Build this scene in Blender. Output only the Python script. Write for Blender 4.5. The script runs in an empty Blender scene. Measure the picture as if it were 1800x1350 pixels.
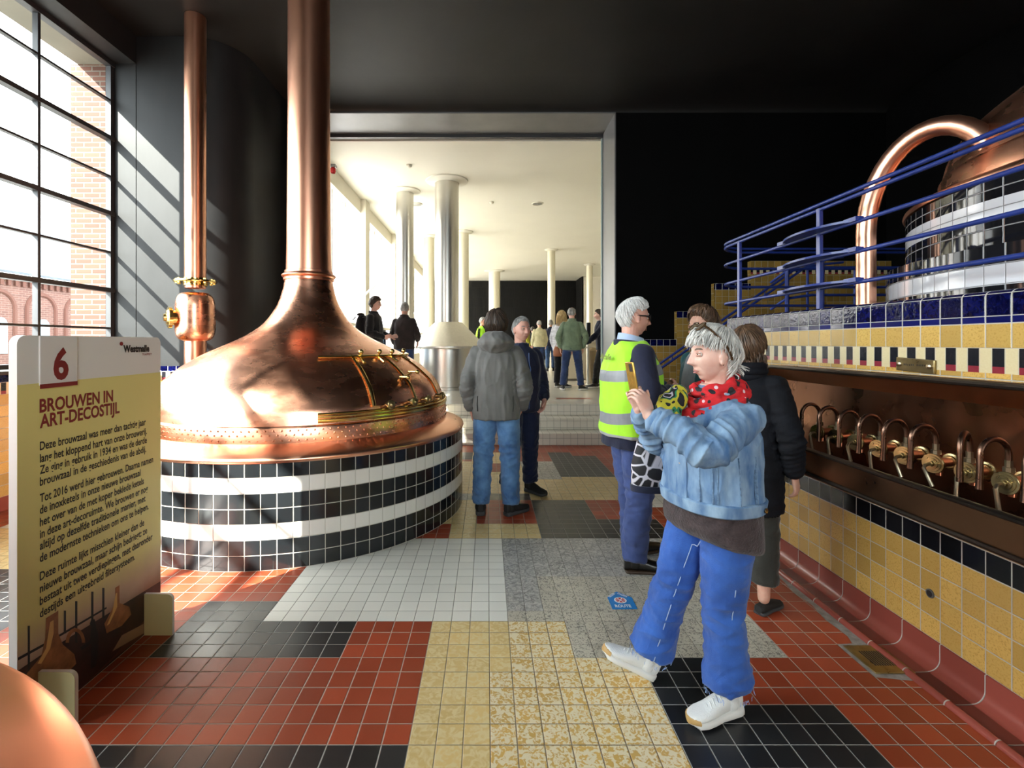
import bpy, math, random
from mathutils import Vector, Matrix, noise
import numpy as np

S = bpy.context.scene
COL = S.collection
PI = math.pi
R = math.radians
T = 0.105                       # tile module of the hall, metres

# ------------------------------------------------------------------ camera
cd = bpy.data.cameras.new('camera')
cam = bpy.data.objects.new('camera', cd)
COL.objects.link(cam)
cam.location = (0, 0, 1.55)
cam.rotation_euler = (PI / 2, 0, 0)
cd.sensor_fit = 'HORIZONTAL'
cd.sensor_width = 36
cd.lens = 864 / 1800 * 36
cd.shift_x = 44 / 1800
cd.shift_y = -73 / 1800
cd.clip_start = 0.05
cd.clip_end = 300
S.camera = cam

# ------------------------------------------------------------------ light
w = bpy.data.worlds.new('sky')
S.world = w
w.use_nodes = True
bg = w.node_tree.nodes['Background']
bg.inputs[0].default_value = (0.90, 0.95, 1.0, 1)
bg.inputs[1].default_value = 11.0

sd = bpy.data.lights.new('sun', 'SUN')
sd.energy = 31
sd.angle = R(0.6)
sd.color = (1.0, 0.95, 0.87)
sun = bpy.data.objects.new('sun', sd)
COL.objects.link(sun)
SUN_DIR = Vector((1.0, 1.17, -1.0)).normalized()
sun.rotation_euler = SUN_DIR.to_track_quat('-Z', 'Y').to_euler()
sun.location = (-20, -20, 22)


def portal(name, loc, rot, sx, sy):
    l = bpy.data.lights.new(name, 'AREA')
    l.shape = 'RECTANGLE'
    l.size, l.size_y = sx, sy
    l.cycles.is_portal = True
    o = bpy.data.objects.new(name, l)
    o.location, o.rotation_euler = loc, rot
    COL.objects.link(o)


portal('window_light_portal', (-4.86, 2.23, 3.2), (0, -PI / 2, 0), 3.9, 8.1)
portal('window_light_portal', (1.0, -4.45, 3.1), (PI / 2, 0, 0), 3.0, 2.8)  # portal for the added fill window behind the camera
portal('window_light_portal', (-3.4, 19.0, 3.2), (0, -PI / 2, 0), 3.3, 20.0)

vs = S.view_settings
vs.view_transform = 'Standard'
vs.look = 'None'
vs.exposure = 0.33
vs.gamma = 1
vs.use_curve_mapping = False
S.cycles.use_denoising = True
S.cycles.sample_clamp_indirect = 8
S.cycles.max_bounces = 10
S.cycles.diffuse_bounces = 5
S.cycles.glossy_bounces = 5
S.cycles.transparent_max_bounces = 12


def at(x, y, Y):
    """world point seen at photo pixel x, y at depth Y"""
    return Vector(((x - 856) / 864 * Y, Y, 1.55 - (y - 602) / 864 * Y))


# ------------------------------------------------------------------ mesh helpers
class MB:
    def __init__(s):
        s.v, s.f, s.m, s.uv = [], [], [], []

    def face(s, pts, m=0, uv=None):
        b = len(s.v)
        s.v += [tuple(p) for p in pts]
        s.f.append(tuple(range(b, b + len(pts))))
        s.m.append(m)
        s.uv.append(uv)

    def grid(s, rows, m=0, close=False, uvf=None):
        """rows of points -> shared-vertex quads; close wraps each row"""
        b = len(s.v)
        n = len(rows[0])
        for r in rows:
            s.v += [tuple(p) for p in r]
        for i in range(len(rows) - 1):
            for j in range(n if close else n - 1):
                k = (j + 1) % n
                s.f.append((b + i * n + j, b + i * n + k, b + (i + 1) * n + k, b + (i + 1) * n + j))
                s.m.append(m(i, j) if callable(m) else m)
                s.uv.append([uvf(i, j), uvf(i, j + 1), uvf(i + 1, j + 1), uvf(i + 1, j)] if uvf else None)
        return b

    def loft(s, rings, m=0, cap=True):
        b = s.grid(rings, m, True)
        n = len(rings[0])
        if cap:
            mm = m if not callable(m) else m(0, 0)
            s.f.append(tuple(b + j for j in range(n))[::-1]); s.m.append(mm); s.uv.append(None)
            o = b + (len(rings) - 1) * n
            s.f.append(tuple(o + j for j in range(n))); s.m.append(mm); s.uv.append(None)

    def box(s, x0, x1, y0, y1, z0, z1, m=0):
        p = [(x0, y0, z0), (x1, y0, z0), (x1, y1, z0), (x0, y1, z0), (x0, y0, z1), (x1, y0, z1), (x1, y1, z1), (x0, y1, z1)]
        b = len(s.v)
        s.v += p
        for q in ((0, 3, 2, 1), (4, 5, 6, 7), (0, 1, 5, 4), (1, 2, 6, 5), (2, 3, 7, 6), (3, 0, 4, 7)):
            s.f.append(tuple(b + i for i in q)); s.m.append(m); s.uv.append(None)

    def obox(s, c, ax, h, m=0):
        c = Vector(c)
        a = [Vector(v).normalized() * k for v, k in zip(ax, h)]
        b = len(s.v)
        for sz in (-1, 1):
            for sx, sy in ((-1, -1), (1, -1), (1, 1), (-1, 1)):
                s.v.append(tuple(c + a[0] * sx + a[1] * sy + a[2] * sz))
        for q in ((0, 3, 2, 1), (4, 5, 6, 7), (0, 1, 5, 4), (1, 2, 6, 5), (2, 3, 7, 6), (3, 0, 4, 7)):
            s.f.append(tuple(b + i for i in q)); s.m.append(m); s.uv.append(None)

    def lathe(s, prof, n=64, c=(0, 0, 0), a0=0.0, a1=2 * PI, m=0, ax=None):
        """prof: (r, z). theta 0 looks to -Y, grows to +X."""
        full = abs(a1 - a0 - 2 * PI) < 1e-6
        cnt = n if full else n + 1
        rm = max(p[0] for p in prof)
        rows = []
        for r, z in prof:
            row = []
            for j in range(cnt):
                t = a0 + (a1 - a0) * j / n
                p = Vector((r * math.sin(t), -r * math.cos(t), z))
                if ax is not None:
                    p = ax @ p
                row.append((p[0] + c[0], p[1] + c[1], p[2] + c[2]))
            rows.append(row)
        s.grid(rows, m, full, lambda i, j: ((a0 + (a1 - a0) * j / n) * rm, prof[i][1]))

    def tube(s, pts, r, n=10, m=0, cap=True, up=None, close=False):
        """r: number, list, or list of (ra, rb); frames carried along the path"""
        P = [Vector(p) for p in pts]
        N = len(P)
        rings = []
        u = None
        for i in range(N):
            if close:
                d = P[(i + 1) % N] - P[i - 1]
            else:
                d = P[min(i + 1, N - 1)] - P[max(i - 1, 0)]
            d.normalize()
            if u is None:
                h = Vector(up) if up is not None else (Vector((0, 0, 1)) if abs(d.z) < 0.9 else Vector((0, 1, 0)))
                u = (h - d * h.dot(d)).normalized()
            else:
                u = (u - d * u.dot(d)).normalized()
            v = d.cross(u)
            q = r[i] if isinstance(r, (list, tuple)) and isinstance(r, list) else r
            ra, rb = q if isinstance(q, tuple) else (q, q)
            rings.append([P[i] + u * (ra * math.cos(2 * PI * k / n)) + v * (rb * math.sin(2 * PI * k / n)) for k in range(n)])
        if close:
            rings.append(rings[0])
            s.grid(rings, m, True)
        else:
            s.loft(rings, m, cap)

    def ball(s, c, r, n=14, k=9, m=0, rot=None):
        rx, ry, rz = r if isinstance(r, tuple) else (r, r, r)
        rings = []
        for i in range(1, k):
            a = PI * i / k - PI / 2
            ring = []
            for j in range(n):
                p = Vector((rx * math.cos(a) * math.cos(2 * PI * j / n), ry * math.cos(a) * math.sin(2 * PI * j / n), rz * math.sin(a)))
                if rot is not None:
                    p = rot @ p
                ring.append(Vector(c) + p)
            rings.append(ring)
        s.loft(rings, m)


def mesh_of(name, mb, mats):
    me = bpy.data.meshes.new(name)
    me.from_pydata(mb.v, [], mb.f)
    for k in mats:
        me.materials.append(k)
    me.polygons.foreach_set('material_index', mb.m)
    ul = me.uv_layers.new(name='UVMap')
    V = mb.v
    for p in me.polygons:
        uv = mb.uv[p.index]
        if uv is None:
            nx, ny, nz = (abs(c) for c in p.normal)
            a, b = (1, 2) if nx >= ny and nx >= nz else ((0, 2) if ny >= nz else (0, 1))
            for li, vi in zip(p.loop_indices, p.vertices):
                ul.data[li].uv = (V[vi][a], V[vi][b])
        else:
            for li, q in zip(p.loop_indices, uv):
                ul.data[li].uv = q
    return me


def recalc(me):
    import bmesh
    b = bmesh.new()
    b.from_mesh(me)
    bmesh.ops.recalc_face_normals(b, faces=b.faces)
    b.to_mesh(me)
    b.free()


def wloc(o):
    v = Vector(o.location)
    while o.parent:
        o = o.parent
        v += Vector(o.location)
    return v


def obj(name, mb, mats, parent=None, smooth=None, bevel=0, local=False, fix=False, angle=40):
    """one mesh object; vertices are given in world space (or the parent's space when local)"""
    if not isinstance(mats, (list, tuple)):
        mats = [mats]
    me = mesh_of(name, mb, mats)
    if fix:
        recalc(me)
    o = bpy.data.objects.new(name, me)
    COL.objects.link(o)
    a = np.empty(len(me.vertices) * 3)
    me.vertices.foreach_get('co', a)
    a = a.reshape(-1, 3)
    lo, hi = a.min(0), a.max(0)
    c = Vector(((lo[0] + hi[0]) / 2, (lo[1] + hi[1]) / 2, lo[2]))
    me.transform(Matrix.Translation(-c))
    if parent is not None:
        o.parent = parent
        o.location = c if local else c - wloc(parent)
    else:
        o.location = c
    if smooth is not None and smooth:
        me.shade_smooth()
        me.set_sharp_from_angle(angle=R(angle))
    if bevel:
        b = o.modifiers.new('bevel', 'BEVEL')
        b.width = bevel
        b.segments = 3
        b.limit_method = 'ANGLE'
        me.shade_smooth()
        me.set_sharp_from_angle(angle=R(50))
    return o


def thing(name, label, cat, loc=(0, 0, 0), rz=0, group=None):
    o = bpy.data.objects.new(name, None)
    o.empty_display_size = 0.1
    COL.objects.link(o)
    o.location = loc
    o.rotation_euler = (0, 0, rz)
    return tag(o, label, cat, group)


def tag(o, label, cat, group=None, kind=None):
    o['label'] = label
    o['category'] = cat
    if group:
        o['group'] = group
    if kind:
        o['kind'] = kind
    return o


def struct(o):
    o['kind'] = 'structure'
    return o


def dup(o, loc=None, rz=None, parent=None):
    c = o.copy()
    COL.objects.link(c)
    if parent is not None:
        c.parent = parent
    if loc is not None:
        c.location = loc
    if rz is not None:
        c.rotation_euler = (0, 0, rz)
    for ch in list(o.children):
        dup(ch, parent=c)
    return c


# ------------------------------------------------------------------ materials
class NT:
    def __init__(s, name):
        s.mat = bpy.data.materials.new(name)
        s.mat.use_nodes = True
        s.t = s.mat.node_tree
        s.b = s.t.nodes['Principled BSDF']

    def n(s, kind, **k):
        x = s.t.nodes.new('ShaderNode' + kind)
        for a, b in k.items():
            setattr(x, a, b)
        return x

    def link(s, a, b):
        s.t.links.new(a, b)

    def put(s, sock, v):
        if hasattr(v, 'is_output'):
            s.link(v, sock)
        elif v is not None:
            sock.default_value = v

    def math(s, op, a, b=None, c=None):
        x = s.n('Math', operation=op)
        s.put(x.inputs[0], a)
        s.put(x.inputs[1], b)
        s.put(x.inputs[2], c)
        return x.outputs[0]

    def mix(s, f, a, b, mode='MIX'):
        x = s.n('Mix', data_type='RGBA', blend_type=mode)
        s.put(x.inputs[0], f)
        s.put(x.inputs[6], rgba(a))
        s.put(x.inputs[7], rgba(b))
        return x.outputs[2]

    def ramp(s, f, lo, hi):
        x = s.n('MapRange')
        s.put(x.inputs[0], f)
        x.inputs[1].default_value, x.inputs[2].default_value = lo, hi
        return x.outputs[0]

    def noise(s, scale, detail=3, vec=None, rough=0.55, dist=0):
        x = s.n('TexNoise')
        x.inputs['Scale'].default_value = scale
        x.inputs['Detail'].default_value = detail
        x.inputs['Roughness'].default_value = rough
        x.inputs['Distortion'].default_value = dist
        if vec is not None:
            s.link(vec, x.inputs['Vector'])
        return x.outputs[0]

    def coord(s, kind='Object', scale=None):
        c = s.n('TexCoord').outputs[kind]
        if scale:
            m = s.n('Mapping')
            s.link(c, m.inputs[0])
            m.inputs['Scale'].default_value = scale
            return m.outputs[0]
        return c

    def bump(s, h, strength=0.3, dist=0.01):
        x = s.n('Bump')
        x.inputs['Strength'].default_value = strength
        x.inputs['Distance'].default_value = dist
        s.link(h, x.inputs['Height'])
        s.link(x.outputs[0], s.b.inputs['Normal'])


def rgba(v):
    if isinstance(v, (tuple, list)) and len(v) == 3:
        return (*v, 1)
    return v


def srgb(r, g, b):
    return tuple(((c / 255) / 12.92 if c / 255 <= 0.04045 else ((c / 255 + 0.055) / 1.055) ** 2.4) for c in (r, g, b))


def plain(name, col, rough=0.5, metal=0.0, var=0.0, vscale=6, bump=0.0, bscale=60, stretch=None, spec=0.5, rvar=0.0, coat=0.0, sheen=0.0, col2=None):
    m = NT(name)
    m.b.inputs['Roughness'].default_value = rough
    m.b.inputs['Metallic'].default_value = metal
    m.b.inputs['Specular IOR Level'].default_value = spec
    m.b.inputs['Coat Weight'].default_value = coat
    m.b.inputs['Sheen Weight'].default_value = sheen
    vec = m.coord('Object', stretch)
    if var or col2:
        f = m.ramp(m.noise(vscale, 4, vec), 0.3, 0.7)
        lo = col2 or tuple(c * (1 - var) for c in col)
        hi = col if col2 else tuple(min(1, c * (1 + var * 0.6)) for c in col)
        m.link(m.mix(f, lo, hi), m.b.inputs['Base Color'])
    else:
        m.b.inputs['Base Color'].default_value = rgba(col)
    if rvar:
        f = m.ramp(m.noise(vscale * 1.7, 5, vec), 0.25, 0.75)
        m.link(m.math('MULTIPLY_ADD', f, rvar, rough - rvar / 2), m.b.inputs['Roughness'])
    if bump:
        m.bump(m.noise(bscale, 4, vec), bump, 0.01)
    return m.mat


def tile(name, col, col2=None, grout=(0.42, 0.40, 0.37), size=(T, T), off=(0, 0), gw=0.005, rough=0.25, var=0.15, mottle=None,
         wave=0.0, tilt=0.0, spec=0.5, wscale=40, offrow=0.0):
    """glazed or dust-pressed tiles with a joint, laid on the UV map (metres)"""
    m = NT(name)
    uv = m.coord('UV')
    sp = m.n('SeparateXYZ')
    m.link(uv, sp.inputs[0])
    v = m.math('DIVIDE', m.math('SUBTRACT', sp.outputs[1], off[1]), size[1])
    u = m.math('DIVIDE', m.math('SUBTRACT', sp.outputs[0], off[0]), size[0])
    if offrow:
        u = m.math('ADD', u, m.math('MULTIPLY', m.math('MODULO', m.math('FLOOR', v), 2.0), offrow))
    fu, fv = m.math('FRACT', u), m.math('FRACT', v)
    du = m.math('MULTIPLY', m.math('SUBTRACT', 0.5, m.math('ABSOLUTE', m.math('SUBTRACT', fu, 0.5))), size[0])
    dv = m.math('MULTIPLY', m.math('SUBTRACT', 0.5, m.math('ABSOLUTE', m.math('SUBTRACT', fv, 0.5))), size[1])
    d = m.math('MINIMUM', du, dv)
    mask = m.ramp(d, gw * 0.35, gw * 0.65)
    cell = m.n('CombineXYZ')
    m.link(m.math('FLOOR', u), cell.inputs[0])
    m.link(m.math('FLOOR', v), cell.inputs[1])
    wn = m.n('TexWhiteNoise', noise_dimensions='3D')
    m.link(cell.outputs[0], wn.inputs['Vector'])
    rnd = wn.outputs['Value']
    c = m.mix(rnd, tuple(k * (1 - var) for k in col), tuple(min(1, k * (1 + var)) for k in col))
    if col2:
        sc, lo, hi, dist = mottle
        vv = m.n('VectorMath', operation='MULTIPLY_ADD')
        m.link(wn.outputs['Color'], vv.inputs[0])
        vv.inputs[1].default_value = (7, 7, 7)
        m.link(uv, vv.inputs[2])
        f = m.ramp(m.noise(sc, 3, vv.outputs[0], 0.5, dist), lo, hi)
        c = m.mix(f, c, col2)
    m.link(m.mix(mask, grout, c), m.b.inputs['Base Color'])
    m.link(m.math('MULTIPLY_ADD', mask, rough - 0.75, 0.75), m.b.inputs['Roughness'])
    m.b.inputs['Specular IOR Level'].default_value = spec
    h = m.math('MULTIPLY', m.ramp(d, 0.0, gw), 0.0022)
    if tilt:
        s2 = m.n('SeparateXYZ')
        m.link(wn.outputs['Color'], s2.inputs[0])
        a = m.math('MULTIPLY', m.math('SUBTRACT', s2.outputs[0], 0.5), fu)
        b = m.math('MULTIPLY', m.math('SUBTRACT', s2.outputs[1], 0.5), fv)
        h = m.math('ADD', h, m.math('MULTIPLY', m.math('ADD', a, b), tilt))
    if wave:
        h = m.math('ADD', h, m.math('MULTIPLY', m.noise(wscale, 3, uv), wave))
    m.bump(h, 1.0, 1.0)
    return m.mat


def copper(name, col=(0.93, 0.47, 0.31), rough=0.22, rv=0.14, bump=0.04, bs=7, stretch=None, dark=0.25):
    m = NT(name)
    vec = m.coord('Object', stretch)
    n1 = m.ramp(m.noise(2.5, 4, vec), 0.2, 0.8)
    m.link(m.mix(n1, tuple(c * (1 - dark) for c in col), col), m.b.inputs['Base Color'])
    m.b.inputs['Metallic'].default_value = 1
    m.link(m.math('MULTIPLY_ADD', m.ramp(m.noise(5, 3, vec), 0.2, 0.8), rv, rough - rv / 2), m.b.inputs['Roughness'])
    if bump:
        m.bump(m.noise(bs, 1, vec), bump, 0.05)
    return m.mat


def glass(name, tint=(0.95, 0.98, 0.97)):
    m = NT(name)
    t = m.n('BsdfTransparent')
    t.inputs[0].default_value = rgba(tint)
    g = m.n('BsdfGlossy')
    g.inputs['Roughness'].default_value = 0.02
    fr = m.n('LayerWeight')
    mx = m.n('MixShader')
    m.link(m.math('MULTIPLY_ADD', m.math('POWER', fr.outputs['Facing'], 5.0), 0.5, 0.025), mx.inputs[0])
    m.link(t.outputs[0], mx.inputs[1])
    m.link(g.outputs[0], mx.inputs[2])
    m.link(mx.outputs[0], m.t.nodes['Material Output'].inputs[0])
    return m.mat


def milk_glass(name):
    m = NT(name)
    t = m.n('BsdfTranslucent')
    t.inputs[0].default_value = (0.80, 0.80, 0.78, 1)
    g = m.n('BsdfTransparent')
    mx = m.n('MixShader')
    mx.inputs[0].default_value = 0.25
    m.link(t.outputs[0], mx.inputs[1])
    m.link(g.outputs[0], mx.inputs[2])
    m.link(mx.outputs[0], m.t.nodes['Material Output'].inputs[0])
    return m.mat


RED = (0.33, 0.056, 0.022)
BLK = (0.014, 0.015, 0.017)
YEL = (0.58, 0.40, 0.14)
w_yel_d = tile('stair_ochre_tile', (0.33, 0.20, 0.045), (0.24, 0.14, 0.03), rough=0.25, var=0.25, grout=(0.38, 0.34, 0.26), off=(0, 0.1345), mottle=(130, 0.5, 0.72, 0), tilt=0.002)
F0 = (-0.302, 2.733)            # a tile corner of the floor grid
f_red = tile('floor_red_tile', RED, off=F0, rough=0.36, var=0.2, grout=(0.42, 0.33, 0.27), tilt=0.0012, wave=0.0004, spec=0.3)
f_blk = tile('floor_black_tile', BLK, off=F0, rough=0.34, var=0.3, grout=(0.36, 0.35, 0.33), tilt=0.0012, gw=0.0045)
f_wht = tile('floor_white_tile', (0.72, 0.70, 0.64), off=F0, rough=0.35, var=0.05, grout=(0.25, 0.23, 0.20), gw=0.0032, tilt=0.0008)
f_yel = tile('floor_plain_yellow_tile', (0.66, 0.47, 0.19), (0.72, 0.58, 0.30), off=F0, rough=0.35, var=0.08, grout=(0.30, 0.25, 0.18), gw=0.0035, mottle=(26, 0.42, 0.6, 1.5), tilt=0.0008)
f_mot = tile('floor_mottled_yellow_tile', (0.60, 0.37, 0.10), (0.76, 0.66, 0.44), off=F0, rough=0.35, var=0.08, grout=(0.26, 0.20, 0.13), gw=0.0042, mottle=(48, 0.44, 0.52, 1.2), tilt=0.001)
f_cld = tile('floor_clouded_grey_tile', (0.20, 0.19, 0.18), (0.52, 0.50, 0.46), off=F0, rough=0.35, var=0.2, grout=(0.26, 0.24, 0.22), gw=0.0035, mottle=(28, 0.36, 0.64, 2.2), tilt=0.0008)
f_spk = tile('floor_speckled_grey_tile', (0.52, 0.48, 0.39), (0.16, 0.145, 0.125), off=F0, rough=0.35, var=0.08, grout=(0.28, 0.25, 0.21), gw=0.003, mottle=(70, 0.53, 0.60, 1.5), tilt=0.0008)

w_yel = tile('wall_yellow_tile', (0.64, 0.39, 0.105), (0.48, 0.27, 0.06), rough=0.22, var=0.2, grout=(0.55, 0.50, 0.42), off=(0, 0.1345), mottle=(130, 0.5, 0.72, 0), tilt=0.002, wave=0.0004)
w_blk = tile('wall_black_tile', (0.006, 0.006, 0.008), rough=0.12, var=0.3, grout=(0.55, 0.52, 0.47), off=(0, 0.5545), tilt=0.002, gw=0.005)
w_blu = tile('wall_blue_tile', (0.003, 0.004, 0.055), rough=0.08, var=0.5, grout=(0.50, 0.47, 0.42), tilt=0.004, wave=0.0015, wscale=45, gw=0.006)
w_brn = tile('gutter_brown_tile', (0.15, 0.035, 0.022), rough=0.3, var=0.35, grout=(0.22, 0.18, 0.15), size=(0.21, 0.105), tilt=0.002)
w_cov = tile('cove_red_tile', (0.31, 0.070, 0.050), rough=0.25, var=0.2, grout=(0.5, 0.45, 0.4), size=(0.21, 5), off=(0, -1), tilt=0.002)
k_blk = tile('kettle_black_tile', (0.012, 0.014, 0.016), rough=0.14, var=0.3, grout=(0.50, 0.48, 0.42), tilt=0.0022, gw=0.0055)
k_wht = tile('kettle_white_tile', (0.74, 0.73, 0.69), rough=0.16, var=0.03, grout=(0.50, 0.48, 0.42), tilt=0.0012, gw=0.004)
TU = 0.0955
u_blk = tile('upper_kettle_black_tile', (0.008, 0.008, 0.010), rough=0.06, var=0.3, grout=(0.30, 0.29, 0.30), size=(TU, TU), off=(0, 1.8195), tilt=0.006, gw=0.005)
u_wht = tile('upper_kettle_white_tile', (0.66, 0.66, 0.70), rough=0.12, var=0.03, grout=(0.25, 0.24, 0.25), size=(TU, TU), off=(0, 1.8195), tilt=0.003, gw=0.004)
step_wht = tile('step_white_tile', (0.72, 0.66, 0.55), rough=0.3, var=0.05, grout=(0.28, 0.25, 0.20), gw=0.004)
brick = tile('outside_brick', (0.090, 0.030, 0.015), rough=0.8, var=0.25, size=(0.21, 0.066), gw=0.014, grout=(0.13, 0.105, 0.08), offrow=0.5)
far_brick = tile('far_brick', (0.10, 0.042, 0.030), rough=0.85, var=0.15, size=(0.42, 0.13), gw=0.02, grout=(0.17, 0.10, 0.08), offrow=0.5)
slate = tile('far_slate', (0.055, 0.066, 0.08), rough=0.6, var=0.35, size=(0.5, 0.3), gw=0.03, grout=(0.05, 0.06, 0.07), offrow=0.5)
dark_brick = tile('dark_wall_panel', (0.0045, 0.0043, 0.0038), rough=0.6, spec=0.15, var=0.5, size=(0.14, 0.6), gw=0.014, grout=(0.012, 0.011, 0.010), offrow=0.5)

black_paint = plain('black_wall_paint', (0.0032, 0.0030, 0.0030), 0.8, spec=0.05, var=0.2, vscale=2, bump=0.02, bscale=30)
ceil_paint = plain('dark_ceiling_paint', (0.014, 0.0132, 0.0125), 0.55, spec=0.25, var=0.25, vscale=1.5)
pier_paint = plain('pier_black_paint', (0.0170, 0.0175, 0.0185), 0.5, spec=0.25, var=0.25, vscale=3, stretch=(1, 1, 0.4))
frame_paint = plain('grey_metal_frame', (0.15, 0.15, 0.155), 0.4, metal=0.3, var=0.1, vscale=3)
steel_dark = plain('window_black_steel', (0.025, 0.025, 0.028), 0.45)
cream = plain('cream_plaster', (0.62, 0.58, 0.48), 0.7, var=0.05, vscale=1)
ceil_white = plain('hall_ceiling_plaster', (0.62, 0.59, 0.49), 0.65, var=0.03, vscale=0.7)
soffit_paint = plain('soffit_concrete', (0.20, 0.185, 0.145), 0.8, var=0.12, vscale=2)
hall_floor_m = plain('hall_floor', (0.62, 0.58, 0.49), 0.22, var=0.06, vscale=1.2)
concrete = plain('pavement', (0.22, 0.21, 0.195), 0.9, var=0.15)
pane = glass('window_glass')
frosted = milk_glass('frosted_hall_glass')

cop = copper('polished_copper', rough=0.27, bump=0.025, bs=5, stretch=(1, 1, 2.2), dark=0.18)
cop_pipe = copper('copper_pipe', (0.92, 0.46, 0.30), 0.30, 0.10, 0.008, 5, (1, 1, 0.2), 0.15)
cop_flange = copper('copper_flange', (0.92, 0.48, 0.32), 0.30, 0.10, 0.012, 6, None, 0.15)
cop_dull = copper('dull_brown_copper', (0.22, 0.098, 0.055), 0.30, 0.2, 0.05, 10, (1, 1, 1), 0.45)
brass = plain('brass', (0.78, 0.56, 0.20), 0.18, metal=1, rvar=0.1, vscale=9)
brass_old = plain('aged_brass', (0.40, 0.31, 0.15), 0.32, metal=1, var=0.3, rvar=0.15, vscale=14)
brown_pipe = plain('patinated_copper_tube', (0.22, 0.125, 0.085), 0.3, metal=1, var=0.25, rvar=0.15, vscale=12)
nickel = plain('worn_nickel', (0.5, 0.43, 0.30), 0.3, metal=1, var=0.2, vscale=20)
steel = plain('brushed_stainless_steel', (0.62, 0.60, 0.55), 0.30, metal=1)
steel_mat = plain('satin_stainless_steel', (0.66, 0.64, 0.58), 0.36, metal=1, var=0.05, vscale=8, stretch=(3, 3, 0.3))
blue_paint = plain('blue_enamel_paint', (0.016, 0.035, 0.20), 0.3, var=0.2, vscale=10)
dark_rail = plain('dark_bronze', (0.055, 0.042, 0.034), 0.35, metal=0.8, var=0.3, vscale=10)
ink_black = plain('black_ink', (0.012, 0.011, 0.010), 0.6)
ink_red = plain('dark_red_ink', (0.22, 0.012, 0.012), 0.6)
white_plastic = plain('white_board_edge', (0.80, 0.79, 0.77), 0.45)
# ------------------------------------------------------------------ setting: floor
def strip_mat():
    m = NT('black_red_cream_frieze')
    uv = m.coord('UV')
    sp = m.n('SeparateXYZ')
    m.link(uv, sp.inputs[0])
    u = m.math('FRACT', m.math('DIVIDE', sp.outputs[0], T))
    v = m.math('DIVIDE', m.math('SUBTRACT', sp.outputs[1], 1.42), 0.105)
    inb = m.math('LESS_THAN', m.math('ABSOLUTE', m.math('SUBTRACT', u, 0.5)), 0.235)
    blk = m.math('GREATER_THAN', v, 0.27)
    wn = m.noise(120, 2, uv)
    cr = m.mix(wn, (0.74, 0.64, 0.40), (0.66, 0.54, 0.30))
    c = m.mix(inb, cr, m.mix(blk, (0.26, 0.03, 0.045), (0.012, 0.013, 0.018)))
    edge = m.math('LESS_THAN', m.math('ABSOLUTE', m.math('SUBTRACT', m.math('ABSOLUTE', m.math('SUBTRACT', u, 0.5)), 0.26)), 0.012)
    m.link(m.mix(edge, c, (0.55, 0.5, 0.42)), m.b.inputs['Base Color'])
    m.b.inputs['Roughness'].default_value = 0.2
    m.bump(m.noise(60, 2, uv), 0.12, 0.01)
    return m.mat


w_str = strip_mat()
w_yel_u = tile('wall_yellow_tile_upper', (0.54, 0.345, 0.095), (0.42, 0.25, 0.06), rough=0.18, var=0.2, grout=(0.55, 0.50, 0.42), off=(0, 1.525), mottle=(130, 0.5, 0.72, 0), tilt=0.003, wave=0.0006)
w_blu_u = tile('wall_blue_tile_upper', (0.003, 0.0045, 0.052), (0.001, 0.0012, 0.014), mottle=(34, 0.4, 0.65, 1), rough=0.07, var=0.5, grout=(0.52, 0.49, 0.44), off=(0, 1.66), tilt=0.003, wave=0.0014, wscale=40, gw=0.006)
w_blu_s = tile('wall_blue_tile_slim', (0.006, 0.008, 0.08), rough=0.1, var=0.5, grout=(0.52, 0.49, 0.44), size=(T, 0.032), off=(0, 1.63), tilt=0.004, gw=0.005)

FLOOR_M = [f_red, f_blk, f_wht, f_yel, f_mot, f_cld, f_spk]
I0, I1, J0, J1 = -43, 66, -66, 52
cells = np.zeros((I1 - I0, J1 - J0), int)


def patch(k, i0, i1, j0, j1):
    cells[max(i0, I0) - I0:i1 - I0, max(j0, J0) - J0:j1 - J0] = k


patch(1, -43, 0, -14, -8)
patch(4, 3, 10, -30, -4); patch(4, 4, 7, -4, 0); patch(4, 7, 10, -4, -3); patch(3, 0, 4, -4, 0); patch(3, 0, 3, -30, -4)
patch(1, 10, 17, -16, -6); patch(1, 10, 13, -6, -3)
patch(6, 7, 17, -3, 0); patch(6, 4, 17, 0, 6); patch(5, 4, 6, 1, 6); patch(5, 4, 17, 5, 11)
patch(2, -9, 4, 0, 11)
patch(1, -13, -9, 0, 2); patch(1, -13, -4, -3, 0)
patch(3, 0, 7, 11, 14); patch(1, 7, 12, 11, 20); patch(1, 12, 17, 11, 15)
patch(3, -2, 2, 14, 20); patch(0, 2, 7, 14, 20); patch(1, 3, 7, 20, 22); patch(5, -4, 3, 20, 26)
patch(3, 7, 17, 20, 28); patch(3, -2, 7, 22, 28); patch(3, -4, 7, 28, 35); patch(0, 3, 6, 30, 34)
patch(5, 7, 11, 27, 35); patch(1, 11, 17, 28, 38); patch(1, 11, 14, 38, 40); patch(3, 1, 7, 35, 40); patch(1, -5, 1, 36, 40)
patch(2, 17, 22, 18, 22)
patch(3, -43, -27, 6, 13); patch(1, -43, -22, -5, 6); patch(2, -36, -27, 13, 30); patch(1, -22, -14, 26, 34)
fl = MB()
X0, Y0 = F0
for j in range(J1 - J0):
    i = 0
    while i < I1 - I0:
        k = i
        while k < I1 - I0 and cells[k, j] == cells[i, j]:
            k += 1
        a, b = X0 + (i + I0) * T, X0 + (k + I0) * T
        c, d = Y0 + (j + J0) * T, Y0 + (j + J0 + 1) * T
        fl.face([(a, c, 0), (b, c, 0), (b, d, 0), (a, d, 0)], int(cells[i, j]), [(a, c), (b, c), (b, d), (a, d)])
        i = k
fo = obj('floor', fl, FLOOR_M)
struct(fo)

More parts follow.
